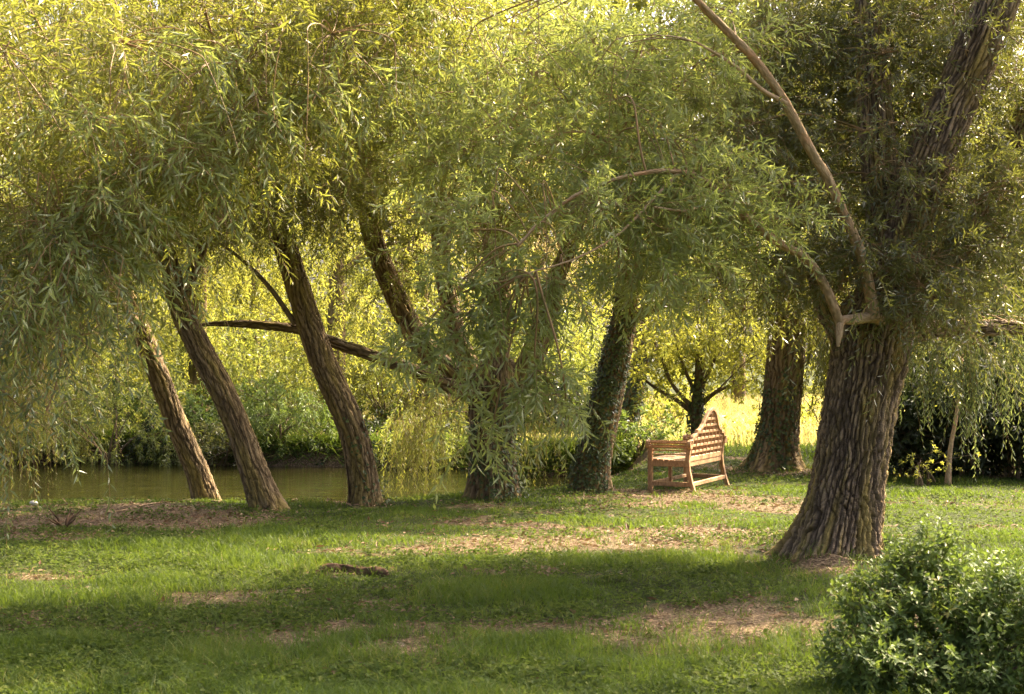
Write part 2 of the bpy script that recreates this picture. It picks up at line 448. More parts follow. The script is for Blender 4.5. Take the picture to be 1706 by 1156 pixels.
# ------------------------------------------------------------------ tubes (trunks, limbs, twigs)
def catmull(pts, n):
    pts = np.asarray(pts, float)
    p = np.vstack([2 * pts[0] - pts[1], pts, 2 * pts[-1] - pts[-2]])
    seg = len(pts) - 1
    t = np.linspace(0, seg, n); i = np.clip(t.astype(int), 0, seg - 1); f = (t - i)[:, None]
    p0, p1, p2, p3 = p[i], p[i + 1], p[i + 2], p[i + 3]
    return .5 * ((2 * p1) + (-p0 + p2) * f + (2 * p0 - 5 * p1 + 4 * p2 - p3) * f ** 2 + (-p0 + 3 * p1 - 3 * p2 + p3) * f ** 3)


def frames(c):
    T = norm(np.gradient(c, axis=0))
    n = np.cross(T[0], [0, 1, 0]);
    if np.linalg.norm(n) < .1: n = np.cross(T[0], [1, 0, 0])
    n = n / np.linalg.norm(n); N = [n]
    for i in range(1, len(T)):
        n = N[-1] - T[i] * np.dot(N[-1], T[i]); n /= np.linalg.norm(n); N.append(n)
    N = np.array(N); return T, N, np.cross(T, N)


def ridged(bx, by, bz, seed):
    a = 1 - np.abs(2 * noise(bx, by, bz, seed) - 1)
    return a


def tube(mb, pts, radii, seg=24, step=.04, amp=0.0, flare=0.0, lobes=0, seed=0, mat=0, cap=True, fscale=13.0):
    """a tapering limb; amp = depth of the bark furrows, flare = widening into roots at the start"""
    pts = np.asarray(pts, float)
    L = np.linalg.norm(np.diff(pts, axis=0), axis=1).sum()
    n = max(int(L / step), len(pts) * 2)
    c = catmull(pts, n); r = catmull(np.column_stack([radii, radii, radii]), n)[:, 0]
    T, N, B = frames(c)
    s = np.concatenate([[0], np.cumsum(np.linalg.norm(np.diff(c, axis=0), axis=1))])
    th = np.linspace(0, 2 * np.pi, seg, endpoint=False)
    ct, st = np.cos(th)[None, :], np.sin(th)[None, :]
    R = np.repeat(r[:, None], seg, 1)
    S_ = np.repeat(s[:, None], seg, 1)
    rm = float(np.mean(radii))
    bx, by, bz = ct * rm + 0 * S_, st * rm + 0 * S_, S_
    rel = np.ones_like(R)
    R = R * (1 + .10 * (fbm(bx * 2.2 + seed, by * 2.2, bz * .8, 2, seed) - .5) * 2)
    if flare:
        lob = .5 + .5 * np.cos(lobes * th[None, :] + seed + .9 * np.sin(2 * th[None, :] + seed)) if lobes else .5
        R = R + flare * np.exp(-S_ / (.16 + flare * .35)) * (.35 + 1.0 * lob)
    if amp:
        sx = fscale
        TH = th[None, :] + 0 * S_
        nn = max(int(round(2 * np.pi * rm * sx)), 6)
        wa = fbm(bx * 2.5, by * 2.5, bz * 2.2, 3, seed + 5) - .5; wb = fbm(bx * 2.5 + 7, by * 2.5, bz * 2.6 + 3, 3, seed + 6) - .5
        sm = fbm(bx * 14, by * 14, bz * 7, 2, seed + 7) - .5
        ha = np.abs(np.sin(TH * nn * .5 + wa * 12 + sm * 2.0)); hb = np.abs(np.sin(TH * (nn // 2) * .5 * 1.0 + wb * 16 + sm * 1.6 + 1.0)) if (nn // 2) % 1 == 0 else ha
        ridge = np.minimum(np.clip(ha * 1.7, 0, 1), np.clip(hb * 2.6, 0, 1)) ** .8
        plate = .72 + .28 * fbm(bx * 6, by * 6, bz * 9, 2, seed + 8)
        cr_ = np.abs(2 * noise(bx * 17 + wb * 4, by * 17, bz * 11, seed + 9) - 1)      # short cross cracks break the ridges into plates
        ridge = ridge * plate * 1.1 * (.74 + .26 * ss(.02, .16, cr_))
        ridge = ridge * (.8 + .4 * noise(bx * 55, by * 55, bz * 40, seed + 4))
        R = R + amp * (ridge - .6)
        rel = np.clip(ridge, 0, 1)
        R = R + amp * .5 * (noise(bx * 45, by * 45, bz * 38, seed + 3) - .5)
    V = c[:, None, :] + R[..., None] * (ct[..., None] * N[:, None, :] + st[..., None] * B[:, None, :])
    n_, i = len(c), np.arange(seg)
    a = (np.arange(n_ - 1)[:, None] * seg)
    F = np.stack([a + i, a + (i + 1) % seg, a + seg + (i + 1) % seg, a + seg + i], -1).reshape(-1, 4)
    mb.add(V.reshape(-1, 3), F, mat, True, bark=np.stack([bx, by, bz], -1).reshape(-1, 3), relief=rel.ravel())
    if cap:
        ring = V[-1]; cen = ring.mean(0)
        mb.add(np.vstack([ring, cen]), [(k, (k + 1) % seg, seg) for k in range(seg)], mat, True,
               bark=np.repeat([[rm, 0, s[-1]]], seg + 1, 0), relief=np.ones(seg + 1))
    return c, r


def thin(mb, A, Bp, C, D, r0, r1, mat, segs=6, k=3):
    """many thin bezier branches at once. A..D: (N,3) control points"""
    N_ = len(A)
    if not N_: return
    t = np.linspace(0, 1, segs)[None, :, None]
    c = ((1 - t) ** 3) * A[:, None] + 3 * ((1 - t) ** 2) * t * Bp[:, None] + 3 * (1 - t) * t * t * C[:, None] + t ** 3 * D[:, None]
    T = norm(np.gradient(c, axis=1))
    ref = np.where(np.abs(T[..., 2:3]) > .9, [[[1., 0, 0]]], [[[0, 0, 1.]]])
    n1 = norm(np.cross(T, ref)); n2 = np.cross(T, n1)
    r = (np.asarray(r0).reshape(-1, 1, 1, 1) * (1 - t[..., None]) + np.asarray(r1).reshape(-1, 1, 1, 1) * t[..., None])
    th = np.arange(k) * 2 * np.pi / k
    V = c[:, :, None] + r * (np.cos(th)[None, None, :, None] * n1[:, :, None] + np.sin(th)[None, None, :, None] * n2[:, :, None])
    i = np.arange(k); a = np.arange(segs - 1)[:, None] * k
    F = np.stack([a + i, a + (i + 1) % k, a + k + (i + 1) % k, a + k + i], -1).reshape(-1, 4)
    F = (np.arange(N_)[:, None, None] * (segs * k) + F[None]).reshape(-1, 4)
    nv = N_ * segs * k
    mb.add(V.reshape(-1, 3), F, mat, True, bark=V.reshape(-1, 3), relief=np.ones(nv))


# ------------------------------------------------------------------ foliage
def leaf_quads(mb, base, d, nrm, ln, wd, lr, sr, mat=0, curl=.12, fold=.12, wpos=.42):
    """one pointed, folded leaf per row"""
    side = norm(np.cross(d, nrm)); nrm = np.cross(side, d)
    ln = ln[:, None]; wd = wd[:, None]
    mid = base + d * ln * wpos
    tip = base + d * ln - nrm * ln * curl
    a = mid + side * wd * .5 + nrm * wd * fold
    b = mid - side * wd * .5 + nrm * wd * fold
    V = np.stack([base, a, tip, b], 1).reshape(-1, 3)
    F = np.arange(len(base) * 4).reshape(-1, 4)
    mb.add(V, F, mat, False, leafrand=np.repeat(lr, 4), sprayrand=np.repeat(sr, 4))


def sprays(mb, C, D, L, droop, nl, llen, lwid, mat=0, twig=1, ang=(.5, .95), tr=.0022, curl=.12, srand=None, up=.5, tw=True):
    """leafy shoots: start C, direction D, length L; leaves stand alternately along the shoot"""
    N_ = len(C)
    if N_ == 0: return
    L = L[:, None]; dn = np.array([0, 0, -1.])
    if srand is None: srand = RNG.random(N_)
    def pos(t):  # t (N,n)
        return C[:, None] + (D[:, None] * (t * (1 - .25 * t))[..., None] + dn * (droop[:, None] * t ** 2)[..., None]) * L[..., None]
    t = (np.arange(nl)[None] + .5 + RNG.uniform(-.4, .4, (N_, nl))) / nl
    t = .06 + .94 * t
    p = pos(t); T = norm(pos(t + .04) - p)
    ref = norm(RNG.normal(size=(N_, 1, 3)) + np.array([0, 0, .01]))
    n1 = norm(np.cross(T, ref)); n2 = np.cross(T, n1)
    ph = np.arange(nl)[None] * 2.4 + RNG.random((N_, nl)) * 1.0
    perp = np.cos(ph)[..., None] * n1 + np.sin(ph)[..., None] * n2
    a = RNG.uniform(ang[0], ang[1], (N_, nl))[..., None]
    d = norm(T * np.cos(a) + perp * np.sin(a) + dn * .22 * RNG.random((N_, nl, 1)))
    nr = norm(perp * -.4 + T * .3 + RNG.normal(size=(N_, nl, 3)) * .55 + np.array([0, 0, up]))
    ln = llen * RNG.uniform(.6, 1.15, (N_, nl)) * (1 - .35 * (t > .9)); wd = lwid * RNG.uniform(.75, 1.2, (N_, nl))
    leaf_quads(mb, p.reshape(-1, 3), d.reshape(-1, 3), nr.reshape(-1, 3), ln.ravel(), wd.ravel(),
               RNG.random(N_ * nl), np.repeat(srand, nl), mat, curl)
    if tw:
        e = np.ones((N_, 1))
        thin(mb, pos(0 * e)[:, 0], pos(.33 * e)[:, 0], pos(.7 * e)[:, 0], pos(e)[:, 0], np.full(N_, tr), np.full(N_, tr * .35), twig, 4)


def ball(n, power=.5):
    v = norm(RNG.normal(size=(n, 3))); return v * (RNG.random((n, 1)) ** power)


def foliage(mb, blob, anchors=None, mat=0, leaf=.095, wid=.016, nl=20, slen=.5, droop=.38, spread=.26, per=14, weep=0.0, twigr=.006, ang=(.5, 1.15), sag=.0, reach=3.5):
    """blob = (centre, (rx,ry,rz), sprays): clusters of shoots in an ellipsoid, each cluster borne by its own thin branch from the nearest limb"""
    c, R, n = blob
    c = np.asarray(c); R = np.asarray(R)
    k = max(int(n / per), 1)
    cc = c + ball(k, .42) * R
    cr = RNG.random(k)
    which = RNG.integers(0, k, n)
    C = cc[which] + RNG.normal(size=(n, 3)) * spread * np.array([1, 1, .75])
    out = norm((C - c) / R + RNG.normal(size=(n, 3)) * .5)
    D = norm(out * np.array([1, 1, .45]) + RNG.normal(size=(n, 3)) * .55 + np.array([0, 0, .15 - weep * 2.5]))
    L = slen * RNG.uniform(.55, 1.3, n)
    sprays(mb, C, D, L, droop * RNG.uniform(.5, 1.3, n), nl, leaf, wid, mat, ang=ang, srand=np.clip(cr[which] * .6 + RNG.random(n) * .4, 0, 1))
    if anchors is not None and len(anchors):
        # every cluster grows from the nearest limb or from a cluster already borne by one, so the boughs fork
        nodes = anchors[::max(len(anchors) // 120, 1)].copy(); base_n = len(nodes)
        order = np.argsort([np.linalg.norm(nodes - q, axis=1).min() for q in cc])
        A = np.zeros_like(cc); dep = np.zeros(len(nodes)); lv = np.zeros(k)
        for j in order:
            q = cc[j]; d = np.linalg.norm(nodes - q, axis=1) + dep * .12
            m_ = int(np.argmin(d)); A[j] = nodes[m_]; lv[j] = dep[m_]
            nodes = np.vstack([nodes, q[None], (q * .5 + nodes[m_] * .5 + [0, 0, .05])[None]]); dep = np.append(dep, [dep[m_] + 1, dep[m_] + 1])
        d = cc - A; ln = np.linalg.norm(d, axis=1, keepdims=True)
        B1 = A + d * .33 + np.array([0, 0, .16]) * ln + RNG.normal(size=A.shape) * .10 * ln
        C1 = A + d * .7 + np.array([0, 0, .08]) * ln + RNG.normal(size=A.shape) * .10 * ln
        rr = np.clip(twigr * (1.3 + .35 * ln[:, 0] - .22 * lv), .0035, .02)
        thin(mb, A, B1, C1, cc, rr, rr * .6, 1, 10, 4)
        # side twigs from the cluster centre out to the shoots
        sel = RNG.random(n) < .5
        a = cc[which[sel]]; b = C[sel]
        thin(mb, a, a * .6 + b * .4 + RNG.normal(size=a.shape) * .03, a * .3 + b * .7 + RNG.normal(size=a.shape) * .03, b, np.full(len(a), .0032), np.full(len(a), .002), 1, 4)
        return nodes[base_n:]


def curtain(mb, top, R, n, L, mat=0, leaf=.085, wid=.013, nl=26, anchors=None):
    """long hanging willow shoots"""
    C = np.asarray(top) + ball(n, .6) * np.asarray(R)
    D = norm(RNG.normal(size=(n, 3)) * .22 + np.array([0, 0, -.6]))
    sprays(mb, C, D, L * RNG.uniform(.45, 1.15, n), RNG.uniform(.3, .6, n), nl, leaf, wid, mat, ang=(.3, .75), up=.1)
    if anchors is not None:
        k = max(n // 10, 3); b = C[:k]
        A = np.array([anchors[np.argmin(np.linalg.norm(anchors - q, axis=1))] for q in b])
        d = b - A
        thin(mb, A, A + d * .35 + [0, 0, .12], A + d * .8 + [0, 0, .15], b, np.full(k, .008), np.full(k, .003), 1, 8, 4)


def bare_twigs(mb, spots, nodes, mat=1):
    """thin brown leafless twigs that hang or arch out of the crown"""
    A = []; E = []
    for px, py, Y, n, ln in spots:
        q = P(px, py, Y) + ball(n, .6) * np.array([.35, .25, .15])
        for v in q:
            A.append(nodes[np.argmin(np.linalg.norm(nodes - v, axis=1))]); E.append(v)
    A = np.array(A); E = np.array(E); E2 = E + np.stack([RNG.normal(size=len(E)) * .18, RNG.normal(size=len(E)) * .1, -RNG.uniform(.3, 1.0, len(E)) * np.array([s_[4] for s_ in spots for _ in range(s_[3])])], 1)
    thin(mb, A, A * .5 + E * .5 + [0, 0, .1], E + [0, 0, .05], E, np.full(len(E), .005), np.full(len(E), .004), mat, 7, 4)
    m_ = (E + E2) / 2 + RNG.normal(size=E.shape) * .05
    thin(mb, E, E * .6 + m_ * .4, m_ * .6 + E2 * .4, E2, np.full(len(E), .004), np.full(len(E), .002), mat, 8, 4)


def path(spec):
    """[(px,py,Y,r)...] -> points, radii"""
    return np.array([P(a, b, c) for a, b, c, _ in spec]), np.array([s[3] for s in spec])


def ground_at(x, y):
    return float(height(np.array([x]), np.array([y]))[0])


def tree(label, trunk, limbs, bark='bark', seg=40, amp=.018, flare=.12, lobes=5, seed=0, name='willow_tree', cat='tree', group=None, step=.03, fscale=13.0, limb_amp=None, limb_bark=None):
    pts, rad = path(trunk) if len(trunk[0]) == 4 and not isinstance(trunk, tuple) else trunk
    b = pts[0]; gz = ground_at(b[0], b[1])
    pts = pts.copy(); pts[0, 2] = gz - .12
    root = empty(name, (b[0], b[1], gz), label, cat, group)
    mb = MB(); c, r = tube(mb, pts, rad, seg, step, amp, flare, lobes, seed, fscale=fscale); mb.build('trunk', [M[bark]], root)
    anchors = [c[int(len(c) * .55):]]
    for i, lb in enumerate(limbs):
        lp, lr = path(lb) if not isinstance(lb, tuple) else lb
        m2 = MB(); la = (limb_amp if limb_amp is not None else amp * .8)
        c2, r2 = tube(m2, lp, lr, max(int(seg * .6), 8), step * 1.3, la if lr[0] > .05 else 0, 0, 0, seed + 10 + i, fscale=fscale)
        m2.build('limb', [M[limb_bark or bark] if lr[0] > .06 else M['bark_small']], root)
        anchors.append(c2[len(c2) // 4:])
    return root, np.concatenate(anchors), (c, r)


def ivy(root, c, r, z0, z1, n, side=None, leaf=.05, cover=None):
    """ivy leaves laid over the bark between two heights; side = direction (x,y) they favour"""
    mb = MB(); k = RNG.integers(0, len(c), n * 4)
    ok = (c[k, 2] > z0) & (c[k, 2] < z1); k = k[ok]
    fade = 1 - ss(z0 + (z1 - z0) * .45, z1, c[k, 2]); k = k[RNG.random(len(k)) < .15 + fade]
    th = RNG.uniform(0, 2 * np.pi, len(k)); d = np.stack([np.cos(th), np.sin(th), 0 * th], 1)
    if side is not None:
        s = np.array([side[0], side[1], 0.]); s /= np.linalg.norm(s)
        keep = RNG.random(len(k)) < ss(-.2, .5, d @ s + 1.3 * (noise(c[k, 2] * 2.5, th * 1.6, 0 * th, 3) - .5)); k, d = k[keep], d[keep]
    k, d = k[:n], d[:n]
    rr = r[k] * 1.07 + RNG.uniform(.0, .05, len(k)) + .14 * np.exp(-(c[k, 2] - c[0, 2] - .1) / .18)
    p = c[k] + d * rr[:, None]
    p[:, 2] += RNG.normal(size=len(k)) * .03
    dd = norm(np.cross(d, [0, 0, 1.]) * RNG.normal(size=(len(k), 1)) + np.array([0, 0, -.6]) + d * .25)
    ln = leaf * RNG.uniform(.6, 1.3, len(k))
    leaf_quads(mb, p, dd, norm(d + RNG.normal(size=p.shape) * .35 + [0, 0, .3]), ln, ln * .95, RNG.random(len(k)), RNG.random(len(k)), 0, .1)
    # stems
    kk = RNG.integers(0, max(len(c) - 30, 1), 26); j = np.minimum(kk + RNG.integers(10, 40, 26), len(c) - 1)
    th = RNG.uniform(0, 6.28, 26); th2 = th + RNG.normal(size=26) * .5
    f = lambda q, t_: c[q] + np.stack([np.cos(t_), np.sin(t_), 0 * t_], 1) * (r[q] * 1.05)[:, None]
    sel = c[j, 2] < z1
    thin(mb, f(kk, th)[sel], f((kk * 2 + j) // 3, th)[sel], f((kk + 2 * j) // 3, th2)[sel], f(j, th2)[sel], np.full(sel.sum(), .01), np.full(sel.sum(), .005), 1, 6, 4)
    return mb.build('ivy', [M['leaf_ivy'], M['twig_dark']], root)


def blobp(px, py, Y, rx, ry, rz, n): return (P(px, py, Y), (rx, ry, rz), n)


G_ROW = "leaning willows along the pond"
Q = 1.0   # foliage amount

# ---- left tree outside the frame whose boughs hang in at the top left
root, anc, _ = tree("large willow just outside the left edge, its olive boughs hanging across the top left corner",
    (np.array([(-5.6, 9.2, 0), (-5.5, 9.2, 1.5), (-5.2, 9.4, 3.2), (-4.9, 9.7, 5)]), np.array([.36, .3, .27, .2])),
    [(np.array([(-5.2, 9.4, 3.2), (-4.2, 9.9, 4.6), (-2.8, 10.6, 5.5), (-1.2, 11.3, 6.0), (.4, 11.8, 6.1)]), np.array([.14, .11, .08, .05, .02])),
     (np.array([(-4.9, 9.7, 5), (-4.0, 10.4, 6.5), (-2.6, 11.2, 7.5)]), np.array([.16, .11, .05]))], seed=3)
mb = MB(); nd = []
for b in [blobp(60, 130, 10.3, 1.0, 1.0, .8, 300), blobp(290, 90, 10.6, 1.0, 1.0, .7, 310), blobp(520, 60, 11, 1.0, 1.0, .6, 360), blobp(180, 300, 10.6, 1.0, .9, .6, 220), blobp(400, 260, 11.2, .8, .8, .5, 210),
          blobp(690, 30, 11.3, .9, .9, .5, 300), blobp(60, 400, 10.2, .6, .6, .45, 200)]:
    nd.append(foliage(mb, b, anc, leaf=.108, wid=.0195, spread=.2, nl=17, slen=.55))
mb.build('crown', [M['leaf_olive'], M['twig']], root)
mb = MB()
for b in [blobp(50, 480, 9.8, .5, .5, .28, 46), blobp(180, 420, 9.9, .4, .4, .2, 24), blobp(95, 560, 9.6, .35, .35, .25, 30), blobp(20, 620, 9.6, .3, .35, .35, 30), blobp(85, 690, 9.6, .1, .15, .12, 10)]:
    foliage(mb, b, np.concatenate(nd), leaf=.1, wid=.018, weep=.3, droop=.7, nl=16, slen=.42)
mb.build('lower_crown', [M['leaf_shade_blue'], M['twig']], root)
mb = MB(); ndc = np.concatenate(nd)
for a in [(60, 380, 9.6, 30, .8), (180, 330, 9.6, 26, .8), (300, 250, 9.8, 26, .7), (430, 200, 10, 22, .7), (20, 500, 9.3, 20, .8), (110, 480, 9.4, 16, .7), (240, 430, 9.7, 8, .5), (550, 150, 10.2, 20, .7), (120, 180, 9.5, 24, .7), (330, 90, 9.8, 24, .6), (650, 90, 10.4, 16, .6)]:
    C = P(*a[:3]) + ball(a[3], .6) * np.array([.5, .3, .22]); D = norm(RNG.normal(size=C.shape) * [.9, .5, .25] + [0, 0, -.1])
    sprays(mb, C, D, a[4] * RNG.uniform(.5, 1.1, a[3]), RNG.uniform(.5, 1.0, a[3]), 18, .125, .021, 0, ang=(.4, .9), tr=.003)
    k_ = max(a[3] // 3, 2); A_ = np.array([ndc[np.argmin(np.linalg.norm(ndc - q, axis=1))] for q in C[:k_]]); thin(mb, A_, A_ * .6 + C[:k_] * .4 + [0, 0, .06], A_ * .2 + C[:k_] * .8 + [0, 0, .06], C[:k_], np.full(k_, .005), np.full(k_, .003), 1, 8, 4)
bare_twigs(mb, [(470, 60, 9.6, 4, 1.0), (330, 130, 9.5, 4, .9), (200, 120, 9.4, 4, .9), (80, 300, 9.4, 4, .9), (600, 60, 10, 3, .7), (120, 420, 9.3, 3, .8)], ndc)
mb.build('drooping_shoots', [M['leaf_lit_copy'], M['twig']], root)
mb = MB()
for cz in [((-4.5, 9.5, 6.8), (1.6, 2.0, .9), 60)]:  # leaves above the view, added only to cast shade
    foliage(mb, cz, anc, leaf=.2, wid=.05, nl=16, slen=.9, spread=.5)
mb.build('shade_crown', [M['leaf_olive'], M['twig']], root)

# ---- T1
root, anc, tr = tree("leftmost slim leaning willow at the water's edge", [(350, 832, 18, 0.168), (330, 790, 18, 0.147), (292, 700, 18, 0.139), (262, 620, 18, 0.130), (232, 545, 18, 0.118), (195, 470, 17.9, 0.109), (140, 390, 17.7, 0.084), (80, 280, 17.5, 0.067)],
    [[(232, 545, 18, .08), (170, 480, 17.5, .06), (90, 440, 17.2, .03)], [(195, 470, 17.9, .09), (190, 360, 18, .07), (200, 200, 18, .04)]], group=G_ROW, seed=11, amp=.02, flare=.07, seg=72, step=.02, fscale=18)
mb = MB()
for b in [blobp(60, 330, 17, 1.6, 1.2, .8, 360), blobp(200, 330, 17.4, 1.0, 1, .9, 240), blobp(60, 480, 16.8, 1.1, 1, .5, 130), blobp(40, 130, 17, 1.6, 1.2, 1, 260)]:
    foliage(mb, b, anc, leaf=.1, wid=.019, weep=.15)
for a in [(20, 500, 16.5, 120, 1.6), (100, 460, 17, 60, 1.1), (-80, 500, 16, 120, 1.6), (10, 610, 16.5, 70, 1.3)]:
    curtain(mb, P(*a[:3]), (.7, .6, .25), a[3], a[4], anchors=anc)
foliage(mb, ((-6.5, 17, 7.5), (2.6, 2.2, 1.5), 50), anc, leaf=.22, wid=.055, nl=16, slen=.9, spread=.5)  # coarse leaves above the view, put in for their shade
mb.build('crown', [M['leaf_olive'], M['twig']], root)

# ---- T2
root, anc, tr = tree("leaning willow with a knot halfway up its trunk, second from the left", [(450, 852, 16.2, 0.176), (428, 800, 16.2, 0.155), (400, 720, 16.2, 0.147), (370, 650, 16.2, 0.147), (330, 575, 16.2, 0.139), (300, 510, 16.2, 0.126), (280, 430, 16.1, 0.101), (250, 320, 16, 0.084), (220, 180, 15.8, 0.059)],
    [[(300, 510, 16.2, .08), (340, 400, 16, .06), (370, 280, 15.8, .03)], [(280, 430, 16.1, .08), (200, 350, 15.6, .05), (120, 300, 15.2, .03)]], group=G_ROW, seed=21, amp=.02, flare=.07, seg=72, step=.02, fscale=18)
mb = MB()
for b in [blobp(300, 360, 15.6, 1.0, .9, .45, 240), blobp(240, 240, 15.4, 1.4, 1.1, .9, 370), blobp(150, 410, 15.2, .8, .8, .35, 150), blobp(330, 100, 15.5, 1.5, 1.1, .9, 360)]:
    foliage(mb, b, anc, leaf=.1, wid=.018, weep=.15)
foliage(mb, ((-2.6, 18.6, 7.2), (2.0, 1.6, 1.2), 50), anc, leaf=.22, wid=.055, nl=16, slen=.9, spread=.5)  # high leaf cluster added to shade the leftmost willow
mb.build('crown', [M['leaf_olive'], M['twig']], root)

# ---- T3
root, anc, tr = tree("leaning willow with ivy on its lower right side, third trunk from the left", [(612, 840, 17.1, 0.193), (602, 780, 17.1, 0.176), (585, 710, 17.1, 0.172), (552, 635, 17.1, 0.164), (522, 560, 17.1, 0.155), (500, 490, 17.1, 0.147), (478, 420, 17.1, 0.134), (455, 350, 17.1, 0.126), (432, 270, 17, 0.109), (395, 150, 16.8, 0.084), (370, 20, 16.6, 0.067)],
    [[(492, 540, 17.1, .035), (450, 480, 17, .028), (400, 430, 16.9, .02), (330, 380, 16.8, .01)], [(455, 350, 17.1, .09), (500, 260, 17, .07), (540, 120, 16.8, .05)], [(432, 270, 17, .08), (360, 200, 16.6, .05), (300, 150, 16.3, .03)]], group=G_ROW, seed=31, amp=.02, flare=.07, seg=72, step=.02, fscale=18)
c, r = tr; ivy(root, c, r, 0, 1.2, 500, side=(.9, -.4), leaf=.042)
mb = MB()
for b in [blobp(460, 300, 16.4, 1.0, .9, .5, 330), blobp(560, 250, 16.6, 1.1, 1, .6, 360), blobp(440, 130, 16.2, 1.4, 1.1, .9, 440), blobp(600, 90, 16.4, 1.3, 1, .8, 340), blobp(540, 330, 16.6, .5, .5, .3, 80), blobp(390, 360, 16.4, .5, .5, .3, 80)]:
    foliage(mb, b, anc, leaf=.1, wid=.018, weep=.1)
foliage(mb, ((-2.2, 16.5, 7.5), (2.2, 2.0, 1.4), 50), anc, leaf=.22, wid=.055, nl=16, slen=.9, spread=.5)  # top leaves out of view, added for the shade they throw
mb.build('crown', [M['leaf_olive'], M['twig']], root)

# ---- T4
root, anc, tr = tree("thick ivy-clad willow forking low, one limb nearly horizontal", [(822, 832, 18, 0.342), (822, 790, 18, 0.297), (820, 730, 18, 0.288), (824, 680, 18, 0.306), (828, 635, 18, 0.306), (828, 600, 18.05, 0.198)],
    [[(800, 660, 18, 0.168), (740, 612, 17.9, 0.143), (700, 570, 17.9, 0.139), (672, 520, 17.9, 0.134), (645, 460, 17.8, 0.126), (618, 385, 17.7, 0.118), (604, 300, 17.6, 0.101), (590, 180, 17.4, 0.084)],
     [(800, 668, 17.95, 0.109), (745, 640, 17.7, 0.084), (690, 618, 17.5, 0.074), (620, 592, 17.4, 0.066), (560, 572, 17.4, 0.062), (500, 550, 17.5, 0.055), (430, 541, 17.6, 0.049), (350, 540, 17.8, .02), (300, 552, 17.9, .008)],
     [(828, 650, 18.05, 0.218), (826, 580, 18.1, 0.168), (834, 500, 18.1, 0.143), (822, 410, 18.1, 0.126), (812, 300, 18.1, 0.118), (800, 130, 18, 0.084)],
     [(848, 665, 18, 0.168), (882, 605, 18.05, 0.143), (905, 545, 18.1, 0.126), (925, 470, 18.1, 0.109), (955, 390, 18.1, 0.092), (990, 260, 18, 0.076)],
     [(800, 650, 18.2, 0.134), (762, 560, 18.4, 0.118), (742, 470, 18.5, 0.105), (732, 380, 18.5, 0.101), (730, 280, 18.5, 0.092), (722, 120, 18.5, 0.067)]], group=G_ROW, seed=41, amp=.03, flare=.12, lobes=6, seg=120, step=.02, fscale=16)
c, r = tr; ivy(root, c, r, 0, 1.5, 900, side=(.7, -.8), leaf=.045)
mb = MB()
for b in [blobp(720, 200, 17.2, 1.3, 1.1, .8, 420), blobp(860, 160, 17.4, 1.4, 1.2, .9, 440), blobp(650, 320, 17.2, .6, .7, .4, 90), blobp(800, 340, 17.3, .9, .9, .5, 150), blobp(930, 320, 17.4, 1.1, .9, .7, 220), blobp(880, 420, 17.6, .8, .7, .3, 40),
          blobp(1000, 130, 17.5, 1.3, 1, .9, 360), blobp(660, 420, 17.5, .35, .4, .5, 70)]:
    foliage(mb, b, anc, leaf=.1, wid=.018, weep=.1)
for a in [(690, 700, 19.5, 90, .9), (880, 660, 20, 70, 1.2), (730, 650, 19, 60, 1.0)]:
    curtain(mb, P(*a[:3]), (.45, .5, .2), a[3], a[4], anchors=anc)
foliage(mb, ((-.5, 21, 6.4), (1.6, 1.4, 1.0), 80), anc, leaf=.22, wid=.055, nl=16, slen=.9, spread=.5)  # extra leaves placed to keep sun off the leftmost trunk
foliage(mb, ((0, 17.5, 8), (2.8, 2.3, 1.4), 120), anc, leaf=.22, wid=.055, nl=16, slen=.9, spread=.5)  # high cluster added to shade the lawn at mid distance
mb.build('crown', [M['leaf_olive'], M['twig']], root)

# ---- T5
root, anc, tr = tree("upright willow smothered in ivy just left of the bench", [(984, 822, 18.9, 0.254), (988, 780, 18.9, 0.230), (1000, 720, 18.9, 0.217), (1014, 650, 18.9, 0.205), (1028, 590, 18.9, 0.184), (1040, 530, 18.9, 0.160), (1046, 470, 18.9, 0.139), (1050, 380, 18.9, 0.123), (1060, 240, 18.9, 0.098), (1060, 80, 18.8, 0.082)],
    [[(1045, 530, 18.9, .08), (1085, 515, 18.9, .06), (1140, 498, 19, .055), (1200, 500, 19, .045), (1255, 520, 19.1, .03)], [(1050, 400, 18.9, .09), (1110, 300, 18.8, .07), (1150, 160, 18.7, .05)], [(1048, 430, 18.9, .08), (990, 340, 18.6, .06), (950, 220, 18.4, .04)]], group=G_ROW, seed=51, amp=.024, seg=84, step=.02, fscale=17)
c, r = tr; ivy(root, c, r, 0, 2.7, 2700, side=(-.8, -.5), leaf=.045)
mb = MB()
for b in [blobp(1060, 330, 18.2, 1.3, 1, .8, 360), blobp(1120, 180, 18, 1.5, 1.1, 1, 420), blobp(1160, 400, 18.3, 1.1, .9, .6, 260), blobp(1010, 440, 18.4, .7, .7, .4, 130), blobp(1120, 470, 18.4, .7, .7, .3, 120), blobp(1240, 460, 18.6, .5, .6, .3, 70)]:
    foliage(mb, b, anc, leaf=.1, wid=.018, weep=.1)
foliage(mb, ((2.0, 18.5, 8), (2.2, 2.0, 1.3), 45), anc, leaf=.22, wid=.055, nl=16, slen=.9, spread=.5)  # sparse leaves over the view, added to shade the ground
mb.build('crown', [M['leaf_grey'], M['twig']], root)

